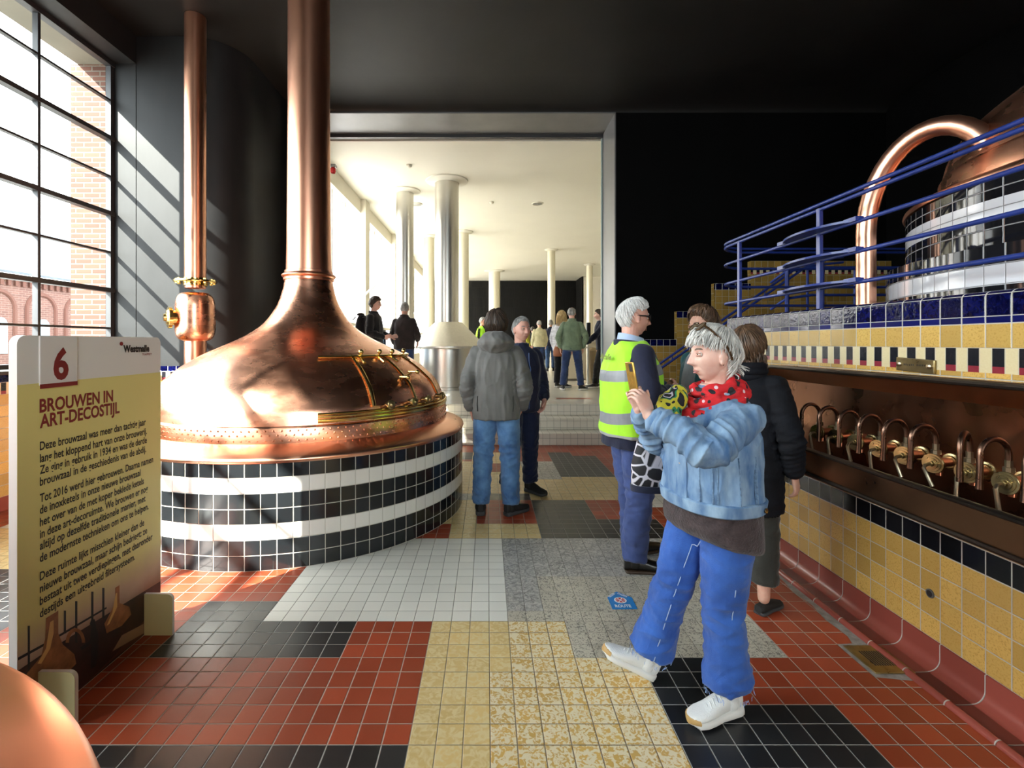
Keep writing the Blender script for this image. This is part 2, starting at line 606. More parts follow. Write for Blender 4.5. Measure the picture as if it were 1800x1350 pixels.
# steps up to the far hall
st = MB()
for k, (ya, yb) in enumerate(((7.40, 8.9), (7.73, 8.9), (8.05, 8.9))):
    st.box(-2.9, 2.14, ya, yb, k * 0.18, (k + 1) * 0.18 - 0.001)
so = obj('tiled_steps', st, step_wht, bevel=0.008)
struct(so)

# hall floor with its loose colour accents
hf = MB()
hf.box(-3.6, 9.2, 8.07, 29.4, 0.30, 0.541, 0)
rg = random.Random(3)
acc = [(0.6, 9.6, 0.55, 0.10, 2), (1.25, 8.75, 0.62, 0.19, 1), (1.9, 10.5, 0.5, 0.10, 3), (2.0, 11.5, 0.4, 0.1, 1), (1.1, 12.2, 0.35, 0.09, 3), (2.3, 12.6, 0.7, 0.1, 2), (1.7, 13.5, 0.6, 0.1, 3)]
for _ in range(26):
    acc.append((rg.uniform(-1.5, 5), rg.uniform(11, 24), rg.uniform(0.3, 0.9), rg.choice((0.1, 0.2)), rg.choice((1, 2, 3, 3))))
for x, y, a, b, m in acc:
    hf.face([(x, y, 0.5425), (x + a, y, 0.5425), (x + a, y + b, 0.5425), (x, y + b, 0.5425)], m)
hf.face([(-2.85, 8.30, 0.5425), (2.1, 8.30, 0.5425), (2.1, 8.325, 0.5425), (-2.85, 8.325, 0.5425)], 1)
ho = obj('floor_hall', hf, [hall_floor_m, plain('accent_red', RED, 0.3), plain('accent_yellow', (0.62, 0.44, 0.18), 0.3), plain('accent_black', (0.04, 0.04, 0.035), 0.3)])
struct(ho)

# ------------------------------------------------------------------ setting: ceiling and walls
cl = MB()
cl.box(-4.9, 6.7, -4.2, 8.0, 5.46, 5.75)
rows = []
for k in range(13):
    a = PI / 2 * k / 12
    rows.append([(-2.7, 8.0 - 0.78 * (1 - math.sin(a)), 5.46 - 0.17 * (1 - math.cos(a))), (6.6, 8.0 - 0.78 * (1 - math.sin(a)), 5.46 - 0.17 * (1 - math.cos(a)))])
cl.grid(rows)
struct(obj('ceiling', cl, ceil_paint, smooth=True))
hc = MB()
hc.box(-3.7, 9.2, 8.92, 29.6, 5.2, 5.5)
struct(obj('ceiling_hall', hc, ceil_white))

bw = MB()
bw.box(-4.9, -2.88, 8.0, 8.9, 0, 5.5)
bw.box(2.093, 6.7, 8.0, 8.9, 0, 5.5)
bw.box(-2.88, 2.093, 8.0, 8.9, 5.29, 5.5)
struct(obj('wall_back', bw, black_paint))
pf = MB()
pf.box(2.075, 2.095, 7.985, 8.9, 0.54, 5.29, 0)
pf.box(-2.90, -2.862, 7.985, 8.9, 0.54, 5.29, 0)
pf.box(-2.90, 2.095, 7.985, 8.9, 5.272, 5.292, 0)
struct(obj('trim_portal', pf, frame_paint))
tr = MB()
tr.box(-2.86, 2.074, 8.78, 8.86, 5.215, 5.27, 0)
tr.box(2.05, 2.074, 8.80, 8.86, 0.545, 5.21, 1)
struct(obj('trim_door_track', tr, [steel_dark, plain('grey_green_door_edge', (0.22, 0.27, 0.27), 0.35)]))

# pier at the far end of the window wall, its free corner rounded in plan
pr = MB()
PLAN = [(-4.83, 7.995), (-4.83, 6.268), (-4.475, 6.268), (-3.85, 6.268)]
for k in range(1, 21):
    a = PI / 2 * k / 20
    PLAN.append((-3.85 + 0.60 * math.sin(a), 6.268 + 0.60 * (1 - math.cos(a))))
PLAN.append((-3.25, 7.995))
pr.loft([[(x, y, z) for x, y in PLAN] for z in (0.0, 5.458)])
struct(obj('wall_pier', pr, pier_paint, smooth=True, angle=40, fix=True))

lw = MB()
lw.box(-4.86, -4.47, -4.2, 6.29, 0.0, 1.25)
lw.box(-4.86, -4.47, -4.2, 6.29, 5.10, 5.5)
lw.box(-4.86, -4.474, 6.262, 6.30, 0.0, 5.5)
lw.box(-4.86, -4.47, -4.2, -1.8, 0.0, 5.5)
struct(obj('wall_left', lw, pier_paint))
fw = MB()
fw.box(-4.9, -0.5, -4.4, -4.2, 0, 5.5)
fw.box(2.5, 6.7, -4.4, -4.2, 0, 5.5)
fw.box(-0.5, 2.5, -4.4, -4.2, 0, 1.7)
fw.box(-0.5, 2.5, -4.4, -4.2, 4.5, 5.5)
struct(obj('wall_front', fw, black_paint))
gw_ = MB()
gw_.box(-0.5, 2.5, -4.31, -4.305, 1.7, 4.5)
fr_ = MB()
for x in (-0.48, 0.5, 1.5, 2.48):
    fr_.box(x - 0.025, x + 0.025, -4.34, -4.28, 1.7, 4.5)
for z in (1.72, 2.65, 3.55, 4.48):
    fr_.box(-0.5, 2.5, -4.34, -4.28, z - 0.025, z + 0.025)
w3 = struct(obj('added_fill_window', fr_, steel_dark))  # unseen window added behind the camera as a source of fill light
obj('glass_pane', gw_, pane, w3)
rw = MB()
rw.box(6.5, 6.7, -4.2, 8.0, 0, 5.5)
struct(obj('wall_right', rw, black_paint))

# tiled dado under the window and on the pier
da = MB()


def dado(pts, m_list):
    (xa, ya), (xb, yb) = pts
    L = math.hypot(xb - xa, yb - ya)
    for m, z0, z1, v0 in m_list:
        v1 = v0 + (z1 - z0)
        da.face([(xa, ya, z0), (xb, yb, z0), (xb, yb, z1), (xa, ya, z1)], m, [(0, v0), (L, v0), (L, v1), (0, v1)])


ROWS = [(0, 0.0, 0.13, 0.0), (1, 0.13, 1.075, 0.1345), (2, 1.075, 1.18, 1.42), (3, 1.18, 1.25, 1.66)]
dado([(-4.455, 6.262), (-4.455, -4.2)], ROWS)
dado([(-3.85, 6.255), (-4.455, 6.255)], ROWS)
for (xa, ya), (xb, yb) in zip(PLAN[3:-1], PLAN[4:]):
    off = 0.012
    dado([(xb + off * (1 if yb > 6.3 else 0), yb - off), (xa + off * (1 if ya > 6.3 else 0), ya - off)], ROWS)
struct(obj('trim_dado', da, [w_cov, w_yel, w_str, w_blu_u], fix=False))
sl = MB()
sl.box(-4.80, -4.43, -4.2, 6.262, 1.25, 1.285)
struct(obj('trim_sill', sl, steel_dark, bevel=0.006))

# window: steel bars over a wide sunny side
wf = MB()
XW = -4.78
ys = [6.235 - 1.02 * k for k in range(8)]
zs = [(5.075, 0.03), (4.61, 0.012), (4.13, 0.026), (3.65, 0.012), (3.18, 0.026), (2.69, 0.012), (2.21, 0.026), (1.73, 0.012), (1.305, 0.025)]
for k, y in enumerate(ys):
    h = 0.03 if k == 0 else 0.017
    wf.box(XW - 0.03, XW + 0.03, y - h, y + h, 1.285, 5.10)
for z, h in zs:
    d = 0.045 if h > 0.02 else 0.026
    wf.box(XW - d, XW + d, -1.8, 6.262, z - h, z + h)
wo = struct(obj('window_1', wf, steel_dark))
gp = MB()
gp.box(XW - 0.004, XW + 0.004, -1.8, 6.262, 1.285, 5.10)
obj('glass_pane', gp, pane, wo)

# tiled retaining wall on the right carrying the platform
XR = 2.13
pw = MB()


def wallrow(m, z0, z1, y0=-4.0, y1=4.36, x=XR, v0=None):
    v0 = z0 if v0 is None else v0
    pw.face([(x, y1, z0), (x, y0, z0), (x, y0, z1), (x, y1, z1)], m, [(y1, v0), (y0, v0), (y0, v0 + z1 - z0), (y1, v0 + z1 - z0)])


wallrow(1, 0.1345, 0.5545); wallrow(2, 0.5545, 0.66); wallrow(1, 0.66, 1.42, v0=0.1345)
wallrow(3, 1.42, 1.525); wallrow(4, 1.525, 1.63); wallrow(6, 1.63, 1.66); wallrow(5, 1.66, 1.745)
rows = []
for k in range(7):
    a = PI / 2 * k / 6
    rows.append([(XR + 0.03 * (1 - math.cos(a)), 4.36, 1.745 + 0.025 * math.sin(a)), (XR + 0.03 * (1 - math.cos(a)), -4.0, 1.745 + 0.025 * math.sin(a))])
rows.append([(XR + 0.2, 4.36, 1.77), (XR + 0.2, -4.0, 1.77)])
rows.append([(XR + 0.2, 4.36, 1.70), (XR + 0.2, -4.0, 1.70)])
pw.grid(rows, 5, False, lambda i, j: ((4.36, -4.0)[j], 1.746 + 0.012 * i))
# far end of the wall and cove at its foot
for m, z0, z1, v0 in ((1, 0.0, 1.42, 0.03), (3, 1.42, 1.525, 1.42), (4, 1.525, 1.63, 1.525), (5, 1.63, 1.77, 1.66)):
    pw.face([(XR + 0.3, 4.36, z0), (XR, 4.36, z0), (XR, 4.36, z1), (XR + 0.3, 4.36, z1)], m, [(0.3, v0), (0, v0), (0, v0 + z1 - z0), (0.3, v0 + z1 - z0)])
rows = []
for k in range(9):
    a = PI / 2 * k / 8
    rows.append([(XR - 0.002 - 0.055 * (1 - math.sin(a)), 4.36, 0.004 + 0.055 * (1 - math.cos(a))), (XR - 0.002 - 0.055 * (1 - math.sin(a)), -4.0, 0.004 + 0.055 * (1 - math.cos(a)))])
rows.append([(XR - 0.002, 4.36, 0.128), (XR - 0.002, -4.0, 0.128)])
rows.append([(XR + 0.01, 4.36, 0.1345), (XR + 0.01, -4.0, 0.1345)])
pw.grid(rows, 0, False, lambda i, j: ((4.36, -4.0)[j], 0.01 * i))
# brown gutter strip: raised outer kerb, sunk channel
rx_ = [(1.952 + 0.019 * (1 - math.cos(PI * k / 8)), 0.0008 + 0.021 * math.sin(PI * k / 8)) for k in range(9)]
pw.grid([[(x, 4.36, z), (x, -4.0, z)] for x, z in rx_], 0, False, lambda i, j: ((4.36, -4.0)[j], 0.01 * i))
gx = [(1.99, 0.001), (2.03, 0.001), (2.06, 0.002), (2.075, 0.004)]
pw.grid([[(x, 4.36, z), (x, -4.0, z)] for x, z in gx], 7, False, lambda i, j: ((4.36, -4.0)[j], gx[i][0]))
struct(obj('wall_parapet', pw, [w_cov, w_yel, w_blk, w_str, w_yel_u, w_blu_u, w_blu_s, w_brn], smooth=True, angle=30))

pl = MB()
pl.box(XR + 0.02, 6.5, -4.0, 4.35, 0.0, 1.70)
pl.box(5.3, 6.5, 4.35, 7.88, 0.0, 1.70)
struct(obj('floor_platform', pl, plain('platform_dark_tile', (0.05, 0.04, 0.035), 0.4)))

# stepped tile dado climbing the back wall beside the stairs
sd_ = MB()
for xa, xb, zt in ((2.25, 3.05, 1.6), (3.05, 3.65, 2.05), (3.65, 4.24, 2.5), (4.24, 6.5, 2.86)):
    Y = 7.9
    last = zt > 2.8
    zc = zt - 0.105
    segs = [(0, 0.0, zc, 0.1345 - (zc % T) + 0.0), (1, zc, zt, 1.66)] if not last else [(0, 0.0, zt - 0.21, 0.1345), (2, zt - 0.21, zt - 0.105, 1.42), (0, zt - 0.105, zt, 0.1345)]
    for m, z0, z1, v0 in segs:
        sd_.face([(xa, Y, z0), (xb, Y, z0), (xb, Y, z1), (xa, Y, z1)], m, [(xa, v0), (xb, v0), (xb, v0 + z1 - z0), (xa, v0 + z1 - z0)])
    sd_.face([(xa, Y, zt), (xb, Y, zt), (xb, 8.0, zt), (xa, 8.0, zt)], 1)
    sd_.face([(xa, 8.0, 0), (xa, Y, 0), (xa, Y, zt), (xa, 8.0, zt)], 0)
struct(obj('trim_stair_dado', sd_, [w_yel_d, w_blu_u, w_str]))
ss = MB()
for k in range(9):
    ss.box(2.75 + 0.28 * k, 5.3, 6.95, 7.88, 0.189 * k, 0.189 * (k + 1) - 0.002)
struct(obj('platform_stairs', ss, plain('stair_tile', (0.12, 0.08, 0.05), 0.4)))

# ------------------------------------------------------------------ setting: the far hall
hl = MB()
XH = -3.22
for y in (8.95, 12.75, 16.75, 20.75, 24.75, 28.75):
    hl.box(XH - 0.05, XH + 0.13, y - 0.22, y + 0.22, 0.54, 5.2)
hl.box(XH - 0.25, XH, 8.9, 29.4, 4.85, 5.2)
hl.box(XH - 0.25, XH, 8.9, 29.4, 0.3, 1.05)
hl.box(XH - 0.25, XH - 0.02, 8.9, 29.4, 1.95, 2.03)
for y in np.arange(9.6, 29, 1.0):
    if min(abs(y - q) for q in (8.95, 12.75, 16.75, 20.75, 24.75, 28.75)) > 0.4:
        hl.box(XH - 0.22, XH - 0.12, y - 0.03, y + 0.03, 1.0, 4.9)
struct(obj('wall_hall_left', hl, cream))
hg = MB()
hg.box(XH - 0.20, XH - 0.19, 8.9, 29.4, 1.05, 4.85)
wg = struct(obj('window_2', hg, frosted))
hb = MB()
hb.box(-3.6, 5.3, 29.0, 29.3, 0.3, 5.2, 0)
hb.box(5.3, 9.2, 27.2, 27.5, 0.3, 5.2, 1)
hb.box(5.25, 5.35, 27.2, 29.0, 0.3, 5.2, 0)
struct(obj('wall_hall_back', hb, [dark_brick, cream]))
hr = MB()
hr.box(9.0, 9.2, 8.9, 29.3, 0.3, 5.2)
hr.box(2.2, 9.2, 8.9, 8.95, 0.3, 5.2)
struct(obj('wall_hall_right', hr, cream))

# ------------------------------------------------------------------ outside the window
gr = MB()
gr.box(-60, -4.9, -40, 80, -0.9, -0.4)
struct(obj('ground', gr, concrete))
sf = MB()
sf.box(-5.33, -4.86, -4.2, 6.9, 5.17, 5.45)
struct(obj('soffit', sf, soffit_paint))
bp = MB()
bp.box(-5.42, -4.87, 6.40, 7.0, -0.4, 5.17)
tag(obj('brick_pier', bp, brick), 'orange brick pier just outside the end of the tall window', 'pier')
bp = MB()
bp.box(-5.62, -4.87, -2.5, -1.85, -0.4, 6.6)
struct(obj('sun_block_pier', bp, brick))  # unseen pier, added to block direct sun from the floor and kettle base

fb = thing('abbey_building', 'long red brick building with arched wall and slate roof outside the window', 'building', (-28, 40, -0.4))
b1 = MB()
b1.box(-40, -28, 5, 80, -0.4, 5.6)
obj('wall', b1, far_brick, fb)
ar = MB()
pin = plain('far_arch_brick', (0.085, 0.028, 0.017), 0.85)
wins = []
for k in range(-6, 14):
    yc = 30.9 + 2.75 * k
    pts = []
    for q in range(15):
        a = PI * q / 14
        pts.append((yc - 1.0 * math.cos(a), 3.55 + 1.0 * math.sin(a)))
    pts = [(yc - 1.0, -0.3)] + pts + [(yc + 1.0, -0.3)]
    ar.tube([(-27.98, y, z) for y, z in pts], (0.14, 0.08), 6)
    for q in range(6):
        yy = yc - 1.38 + 0.46 * q
        ar.box(-28.02, -27.86, yy, yy + 0.2, 4.9, 5.25)
    p2 = [(yc + 0.1 + 0.42 * math.cos(PI * q / 10), 2.6 + 0.42 * math.sin(PI * q / 10)) for q in range(11)]
    p2 = [(yc + 0.52, 0.9)] + p2 + [(yc - 0.32, 0.9)]
    wm = MB()
    wm.loft([[(-28.05, y, z) for y, z in p2], [(-27.95, y, z) for y, z in p2]])
    wins.append(wm)
ar.box(-28.1, -27.8, 5, 80, 5.3, 5.58)
obj('arcade', ar, pin, fb)
far_win = plain('far_window', (0.12, 0.16, 0.19), 0.2)
for wm in wins[3:10]:
    obj('window', wm, far_win, fb)
rf = MB()
rf.loft([[(-27.5, 5, 5.55), (-27.5, 80, 5.55), (-27.5, 80, 5.7), (-27.5, 5, 5.7)], [(-36, 5, 10.2), (-36, 80, 10.2), (-36, 80, 10.4), (-36, 5, 10.4)]])
obj('roof', rf, slate, fb)
dp = MB()
dp.tube([(-27.7, 33.9, -0.4), (-27.7, 33.9, 5.8)], 0.07, 8)
obj('downpipe', dp, plain('zinc', (0.5, 0.5, 0.48), 0.5), fb)
# ------------------------------------------------------------------ brewing kettles
PROFILE = [(1.322, 0.947), (1.312, 1.0), (1.294, 1.069), (1.231, 1.19), (1.134, 1.286), (1.05, 1.353), (0.91, 1.44), (0.757, 1.515),
           (0.6, 1.592), (0.458, 1.685), (0.36, 1.79), (0.281, 1.93), (0.240, 2.06), (0.222, 2.16)]


def smooth_prof(P, sub=5):
    out = []
    n = len(P)
    for i in range(n - 1):
        p0, p1, p2, p3 = P[max(i - 1, 0)], P[i], P[i + 1], P[min(i + 2, n - 1)]
        for k in range(sub):
            t = k / sub
            out.append(tuple(0.5 * (2 * b + (c - a) * t + (2 * a - 5 * b + 4 * c - d) * t * t + (-a + 3 * b - 3 * c + d) * t ** 3)
                             for a, b, c, d in zip(p0, p1, p2, p3)))
    out.append(P[-1])
    return out


DOME = smooth_prof(PROFILE)


def dome_r(z):
    for (r0, z0), (r1, z1) in zip(DOME, DOME[1:]):
        if z0 <= z <= z1:
            return r0 + (r1 - r0) * (z - z0) / (z1 - z0)
    return DOME[0][0] if z < DOME[0][1] else DOME[-1][0]


def cyl(th, z, off=0.0, dz=0.0):
    r = dome_r(z) + off
    t = R(th)
    return (r * math.sin(t), -r * math.cos(t), z + dz)


def kettle(label, loc, zoff=0.0, base=None, hatch=0.0, top=5.455, rivets=True):
    """copper brew kettle; local z=0 is the floor, theta 0 faces -Y, zoff lifts the dome"""
    t = thing('brew_kettle', label, 'kettle', loc, 0, 'copper brew kettles')
    rot = Matrix.Rotation(R(hatch), 4, 'Z')
    O = lambda n, mb, m, p=t, **k: obj(n, mb, m, p, local=True, **k)
    base(O, t)
    fl_ = MB()
    prof = [(1.47, 0.725), (1.508, 0.727), (1.515, 0.742), (1.510, 0.757), (1.495, 0.768), (1.45, 0.785), (1.39, 0.808), (1.345, 0.824), (1.32, 0.826)]
    fl_.lathe([(r, z + zoff) for r, z in prof], 128)
    O('flange', fl_, cop_flange, smooth=True, angle=60)
    d = MB()
    d.lathe([(r, z + zoff) for r, z in DOME], 128)
    dome = O('dome', d, cop, smooth=True, angle=60)
    b = MB()
    b.lathe([(r, z + zoff) for r, z in [(1.325, 0.815), (1.338, 0.82), (1.338, 0.93), (1.330, 0.945), (1.31, 0.95)]], 128)
    for row, zz in enumerate((0.846, 0.885, 0.916) if rivets else ()):
        for k in range(150):
            a = 2 * PI * (k + 0.5 * (row % 2)) / 150
            n = Vector((math.sin(a), -math.cos(a), 0))
            c = n * 1.337 + Vector((0, 0, zz + zoff))
            tz, ty = Vector((0, 0, 1)), Vector((n.y, -n.x, 0))
            r1, r2 = 0.0085, 0.005
            rings = [[c + n * h + (ty * math.cos(q) + tz * math.sin(q)) * rr for q in (0, 1.05, 2.09, 3.14, 4.19, 5.24)] for rr, h in ((r1, 0), (r2, 0.006))]
            b.loft(rings, 0)
    O('rivet_band', b, cop, smooth=True, angle=50)
    c = MB()
    c.lathe([(r, z + zoff) for r, z in [(0.21, 2.15), (0.236, 2.155), (0.236, 2.175)] + [(0.232 + 0.022 * math.sin(PI * k / 8), 2.175 + 0.045 * k / 8) for k in range(9)] + [(0.225, 2.222), (0.225, 2.245), (0.21, 2.25)]], 64)
    O('collar', c, cop_pipe, smooth=True, angle=35)
    p = MB()
    p.lathe([(0.212, 2.24 + zoff), (0.207, 2.5 + zoff), (0.196, 3.8 + zoff if zoff < 1 else 4.4), (0.195, top - loc[2])], 64)
    O('chimney_pipe', p, cop_pipe, smooth=True)
    # sliding hatch: gutter rail, rod, ribs, knobs, rollers
    Z = Vector((0, 0, zoff))
    q = lambda th, z, o=0.0: rot @ (Vector(cyl(th, z, o)) + Z)
    g = MB()
    ths = [22.5 + 90 * k / 40 for k in range(41)]
    for zz, oo, rr in ((0.975, 0.018, (0.016, 0.012)), (1.003, 0.026, (0.008, 0.007)), (1.022, 0.016, (0.010, 0.010))):
        g.tube([q(a, zz, oo) for a in ths], [rr] * 41, 8)
    gutter = O('hatch_rail', g, brass, smooth=True)
    rd = MB()
    rd.tube([q(24.0 + 90 * k / 30, 1.432, 0.03) for k in range(31)], 0.013, 8)
    O('hatch_rod', rd, brass, smooth=True)
    dr = MB()
    rows = []
    zs_ = [1.055 + (1.415 - 1.055) * k / 14 for k in range(15)]
    for zz in zs_:
        rows.append([q(41.5 + 38 * k / 20, zz, 0.012) for k in range(21)])
    dr.grid(rows)
    O('hatch_door', dr, cop, smooth=True)
    for th in (41.3, 60.7, 79.0):
        s_ = MB()
        s_.tube([q(th, z, 0.018) for z in zs_], [(0.017, 0.008)] * 15, 8, up=rot @ Vector((math.cos(R(th)), math.sin(R(th)), 0)))
        O('hatch_rib', s_, brass, smooth=True)
    for th in (45, 56.5, 66.5, 80):
        k_ = MB()
        k_.tube([q(th, 1.435, 0.03), q(th, 1.435, 0.055) + Vector((0, 0, 0.02))], 0.009, 8)
        k_.ball(q(th, 1.44, 0.06) + Vector((0, 0, 0.032)), 0.023)
        k_.tube([q(th, 1.44, 0.02), q(th, 1.38, 0.02)], 0.012, 8)
        O('hatch_knob', k_, brass, smooth=True)
    for th in (46.5, 57.0, 65.5, 78):
        k_ = MB()
        n = (q(th, 1.06, 0.2) - q(th, 1.06, 0)).normalized()
        a, b2 = q(th, 1.058, 0.0), q(th, 1.058, 0.075)
        k_.tube([a, a + n * 0.045, a + n * 0.05, a + n * 0.072, a + n * 0.078], [0.020, 0.020, 0.036, 0.036, 0.028], 16)
        k_.ball(b2, 0.018)
        O('roller_cap', k_, brass_old, smooth=True)
    hd = MB()
    for th, zz in ((58.2, 1.255), (67.0, 1.29)):
        hd.tube([q(th, zz, 0.01), q(th, zz, 0.085)], 0.010, 8)
        hd.ball(q(th, zz, 0.10), 0.020)
    hd.tube([q(56, 1.235, 0.02), q(60.7, 1.26, 0.03), q(68, 1.285, 0.02)], 0.010, 8)
    O('hatch_handle', hd, brass, smooth=True)
    return t


def base_low(O, t):
    rows = [(0, 'b'), (1, 'b'), (2, 'w'), (3, 'b'), (4, 'b'), (5, 'w'), (6, 'b')]
    m = MB()
    n = 90
    Rr = n * T / (2 * PI)
    for k, c in rows:
        m.lathe([(Rr, k * T), (Rr, (k + 1) * T)], n * 2, m=0 if c == 'b' else 1)
    # recompute u so that joints fall on the tile module
    m.uv = [[(u[0] / 1.0, u[1]) for u in q] if q else q for q in m.uv]
    m.lathe([(0.02, 0.7345), (Rr, 0.735)], 90, m=0)
    O('tiled_base', m, [k_blk, k_wht], smooth=True, angle=60)


K1 = kettle('big copper brew kettle on striped tile base standing behind the information panel', (-1.746, 4.823, 0), 0, base_low)
K2 = kettle('brew kettle nearest the camera, only its copper rim showing at the lower corner', (-1.75, -0.19, 0), 0, base_low)

ZU = 1.625


def base_up(O, t):
    z0 = -0.055
    m = MB()
    R1, R2 = 1.60, 1.50
    u0 = 0.1
    for k, c in enumerate('bwb'):
        m.lathe([(R1, 0.0 + z0 + 0.1505 - TU + k * TU + 0.0), (R1, z0 + 0.1505 + k * TU)], 180, m=0 if c == 'b' else 1)
    m.lathe([(R1, z0 + 0.1505 + 2 * TU), (R2, z0 + 0.1505 + 2 * TU + 0.002)], 180, m=1)
    zz = z0 + 0.1505 + 2 * TU
    for k, c in enumerate('bbwb'):
        m.lathe([(R2, zz - 0.045 + k * TU), (R2, zz - 0.045 + (k + 1) * TU)], 180, m=0 if c == 'b' else 1)
    # v must be world height for the tile offset
    m.uv = [[(u[0], u[1] + 1.72) for u in q] if q else q for q in m.uv]
    O('tiled_base', m, [u_blk, u_wht], smooth=True, angle=60)


K3 = kettle('copper kettle on black and white tile base up behind the blue railing', (3.96, 2.34, 1.72), 0.64 - 0.735, base_up, hatch=40, rivets=False)

# curved copper pipe from the platform up into the raised kettle
px = Vector((2.475, 3.21, 0))
dirp = Vector((2.76 - 2.475, 2.62 - 3.21, 0))
pts = [px + Vector((0, 0, z)) for z in (1.68, 1.9, 2.1, 2.25)]
for k in range(1, 19):
    a = PI * k / 18 * 0.93
    pts.append(px + dirp * (0.5 - 0.5 * math.cos(a)) + Vector((0, 0, 2.25 + 0.51 * math.sin(a) + 0.10 * (k / 18))))
ap = MB()
ap.tube(pts, 0.055, 20)
tp = thing('bent_copper_pipe', 'bright copper pipe bending like a hook into the raised kettle', 'pipe', (2.475, 3.21, 1.70))
obj('pipe', ap, cop_flange, tp, smooth=True)
j = MB()
d_ = (pts[-1] - pts[-2]).normalized()
j.tube([pts[-1] - d_ * 0.02, pts[-1] + d_ * 0.05], [0.062, 0.075], 20)
obj('end_flange', j, cop_flange, tp, smooth=True)
j = MB()
j.tube([px + Vector((0, 0, 1.70)), px + Vector((0, 0, 1.725))], 0.075, 20)
obj('foot_flange', j, cop_flange, tp, smooth=True)

# slim copper pipe with a swollen vessel behind the big kettle
XP, YP = -3.50, 5.90
tp = thing('copper_vent_pipe', 'slim tall copper pipe with a rounded vessel and brass flange near window', 'pipe', (XP, YP, 0))
m = MB()
m.lathe([(0.118, 0.0), (0.118, 1.6)], 40, (XP, YP, 0))
m.lathe([(0.112, 2.20), (0.116, 2.4), (0.118, 5.455)], 40, (XP, YP, 0))
obj('pipe', m, cop_pipe, tp, smooth=True)
m = MB()
pf_ = [(0.10, 1.565), (0.15, 1.575), (0.19, 1.61), (0.211, 1.68), (0.215, 1.78), (0.213, 1.95), (0.207, 2.03), (0.185, 2.10), (0.14, 2.14), (0.10, 2.145)]
m.lathe(smooth_prof(pf_, 4), 48, (XP, YP, 0))
obj('vessel', m, cop, tp, smooth=True)
m = MB()
m.lathe([(0.1, 2.262), (0.225, 2.265), (0.23, 2.272), (0.23, 2.285), (0.225, 2.292), (0.13, 2.295), (0.125, 2.32), (0.11, 2.322)], 48, (XP, YP, 0))
m.lathe([(0.118, 2.225), (0.128, 2.23), (0.128, 2.262)], 48, (XP, YP, 0))
for k in range(12):
    a = 2 * PI * k / 12
    m.tube([(XP + 0.195 * math.cos(a), YP + 0.195 * math.sin(a), 2.25), (XP + 0.195 * math.cos(a), YP + 0.195 * math.sin(a), 2.31)], 0.016, 6)
obj('bolted_flange', m, brass, tp, smooth=True)
m = MB()
dx = Vector((-0.75, -0.66, 0)).normalized()
sx_ = Vector((-dx.y, dx.x, 0))
c0 = Vector((XP, YP, 1.84))
m.tube([c0 + dx * 0.18, c0 + dx * 0.24, c0 + dx * 0.245, c0 + dx * 0.28], [0.09, 0.09, 0.125, 0.125], 24)
m.tube([c0 + dx * 0.28, c0 + dx * 0.30, c0 + dx * 0.302, c0 + dx * 0.325], [0.10, 0.08, 0.045, 0.04], 24)
obj('sight_port', m, brass, tp, smooth=True)

# ------------------------------------------------------------------ blue railing on the parapet
rt = thing('blue_railing', 'long curving blue tube railing on top of the tiled wall', 'railing', (2.22, 2.0, 1.77))
XRR = 2.22


def railpath(z, turn=True):
    P = [Vector((XRR, y, z)) for y in (-3.0, 0.0, 1.5, 3.0, 4.5)]
    for k in range(1, 13):
        a = PI / 2 * k / 12
        P.append(Vector((XRR + 0.34 * (1 - math.cos(a)), 4.5 + 0.34 * math.sin(a), z)))
    P += [Vector((x, 4.84, z)) for x in (3.2, 4.2, 5.2)]
    return P


for z, rr in ((2.470, 0.0125), (2.435, 0.0125), (2.275, 0.0125), (2.095, 0.0125), (1.912, 0.0125)):
    m = MB()
    m.tube(railpath(z), rr, 10)
    obj('rail', m, blue_paint, rt, smooth=True)
for x, y in ((XRR, 4.32), (XRR, 3.28), (XRR, 0.4), (3.3, 4.84), (4.4, 4.84)):
    m = MB()
    m.box(x - 0.013, x + 0.013, y - 0.018, y + 0.018, 1.70 if y < 4.5 else 1.6, 2.445)
    obj('post', m, blue_paint, rt, bevel=0.004)
for z in (2.275, 2.095, 1.912):
    m = MB()
    top, bot = [], []
    for k in range(13):
        s_ = k / 12
        y = 3.68 - 0.74 * s_
        b_ = 0.11 * math.sin(PI * min(1, max(0, (s_ - 0.05) / 0.9))) ** 0.6 if 0.05 < s_ < 0.95 else 0.0
        top.append((XRR - 0.012 - b_, y))
    pts_ = top + [(XRR, 2.94), (XRR, 3.68)]
    m.loft([[(x, y, z + 0.004) for x, y in pts_], [(x, y, z + 0.018) for x, y in pts_]])
    for y in (3.66, 2.97):
        m.box(XRR - 0.03, XRR + 0.02, y - 0.05, y + 0.05, z + 0.0, z + 0.026)
    obj('step_plate', m, blue_paint, rt, fix=True)

ht = thing('stair_handrail', 'blue twin bar handrail climbing the stairs along the yellow tiled back wall', 'handrail', (2.31, 6.9, 0.0))
for dz, dd in ((0.0, 0), (-0.075, 0)):
    m = MB()
    m.tube([(2.31, 6.9, 1.17 + dz), (4.5, 6.9, 2.70 + dz), (5.0, 6.9, 2.75 + dz)], 0.017, 8)
    obj('rail', m, blue_paint, ht, smooth=True)
for x, z0, z1 in ((3.55, 0.5, 2.0), (4.5, 1.13, 2.68)):
    m = MB()
    m.tube([(x, 6.9, z0), (x, 6.9, z1)], 0.018, 8)
    obj('post', m, blue_paint, ht, smooth=True)
for x in (2.6, 3.1, 3.9):
    m = MB()
    m.tube([(x, 6.9, 1.17 + (x - 2.31) * 0.6986), (x, 6.9, 1.10 + (x - 2.31) * 0.6986)], 0.01, 6)
    obj('bracket', m, blue_paint, ht, smooth=True)
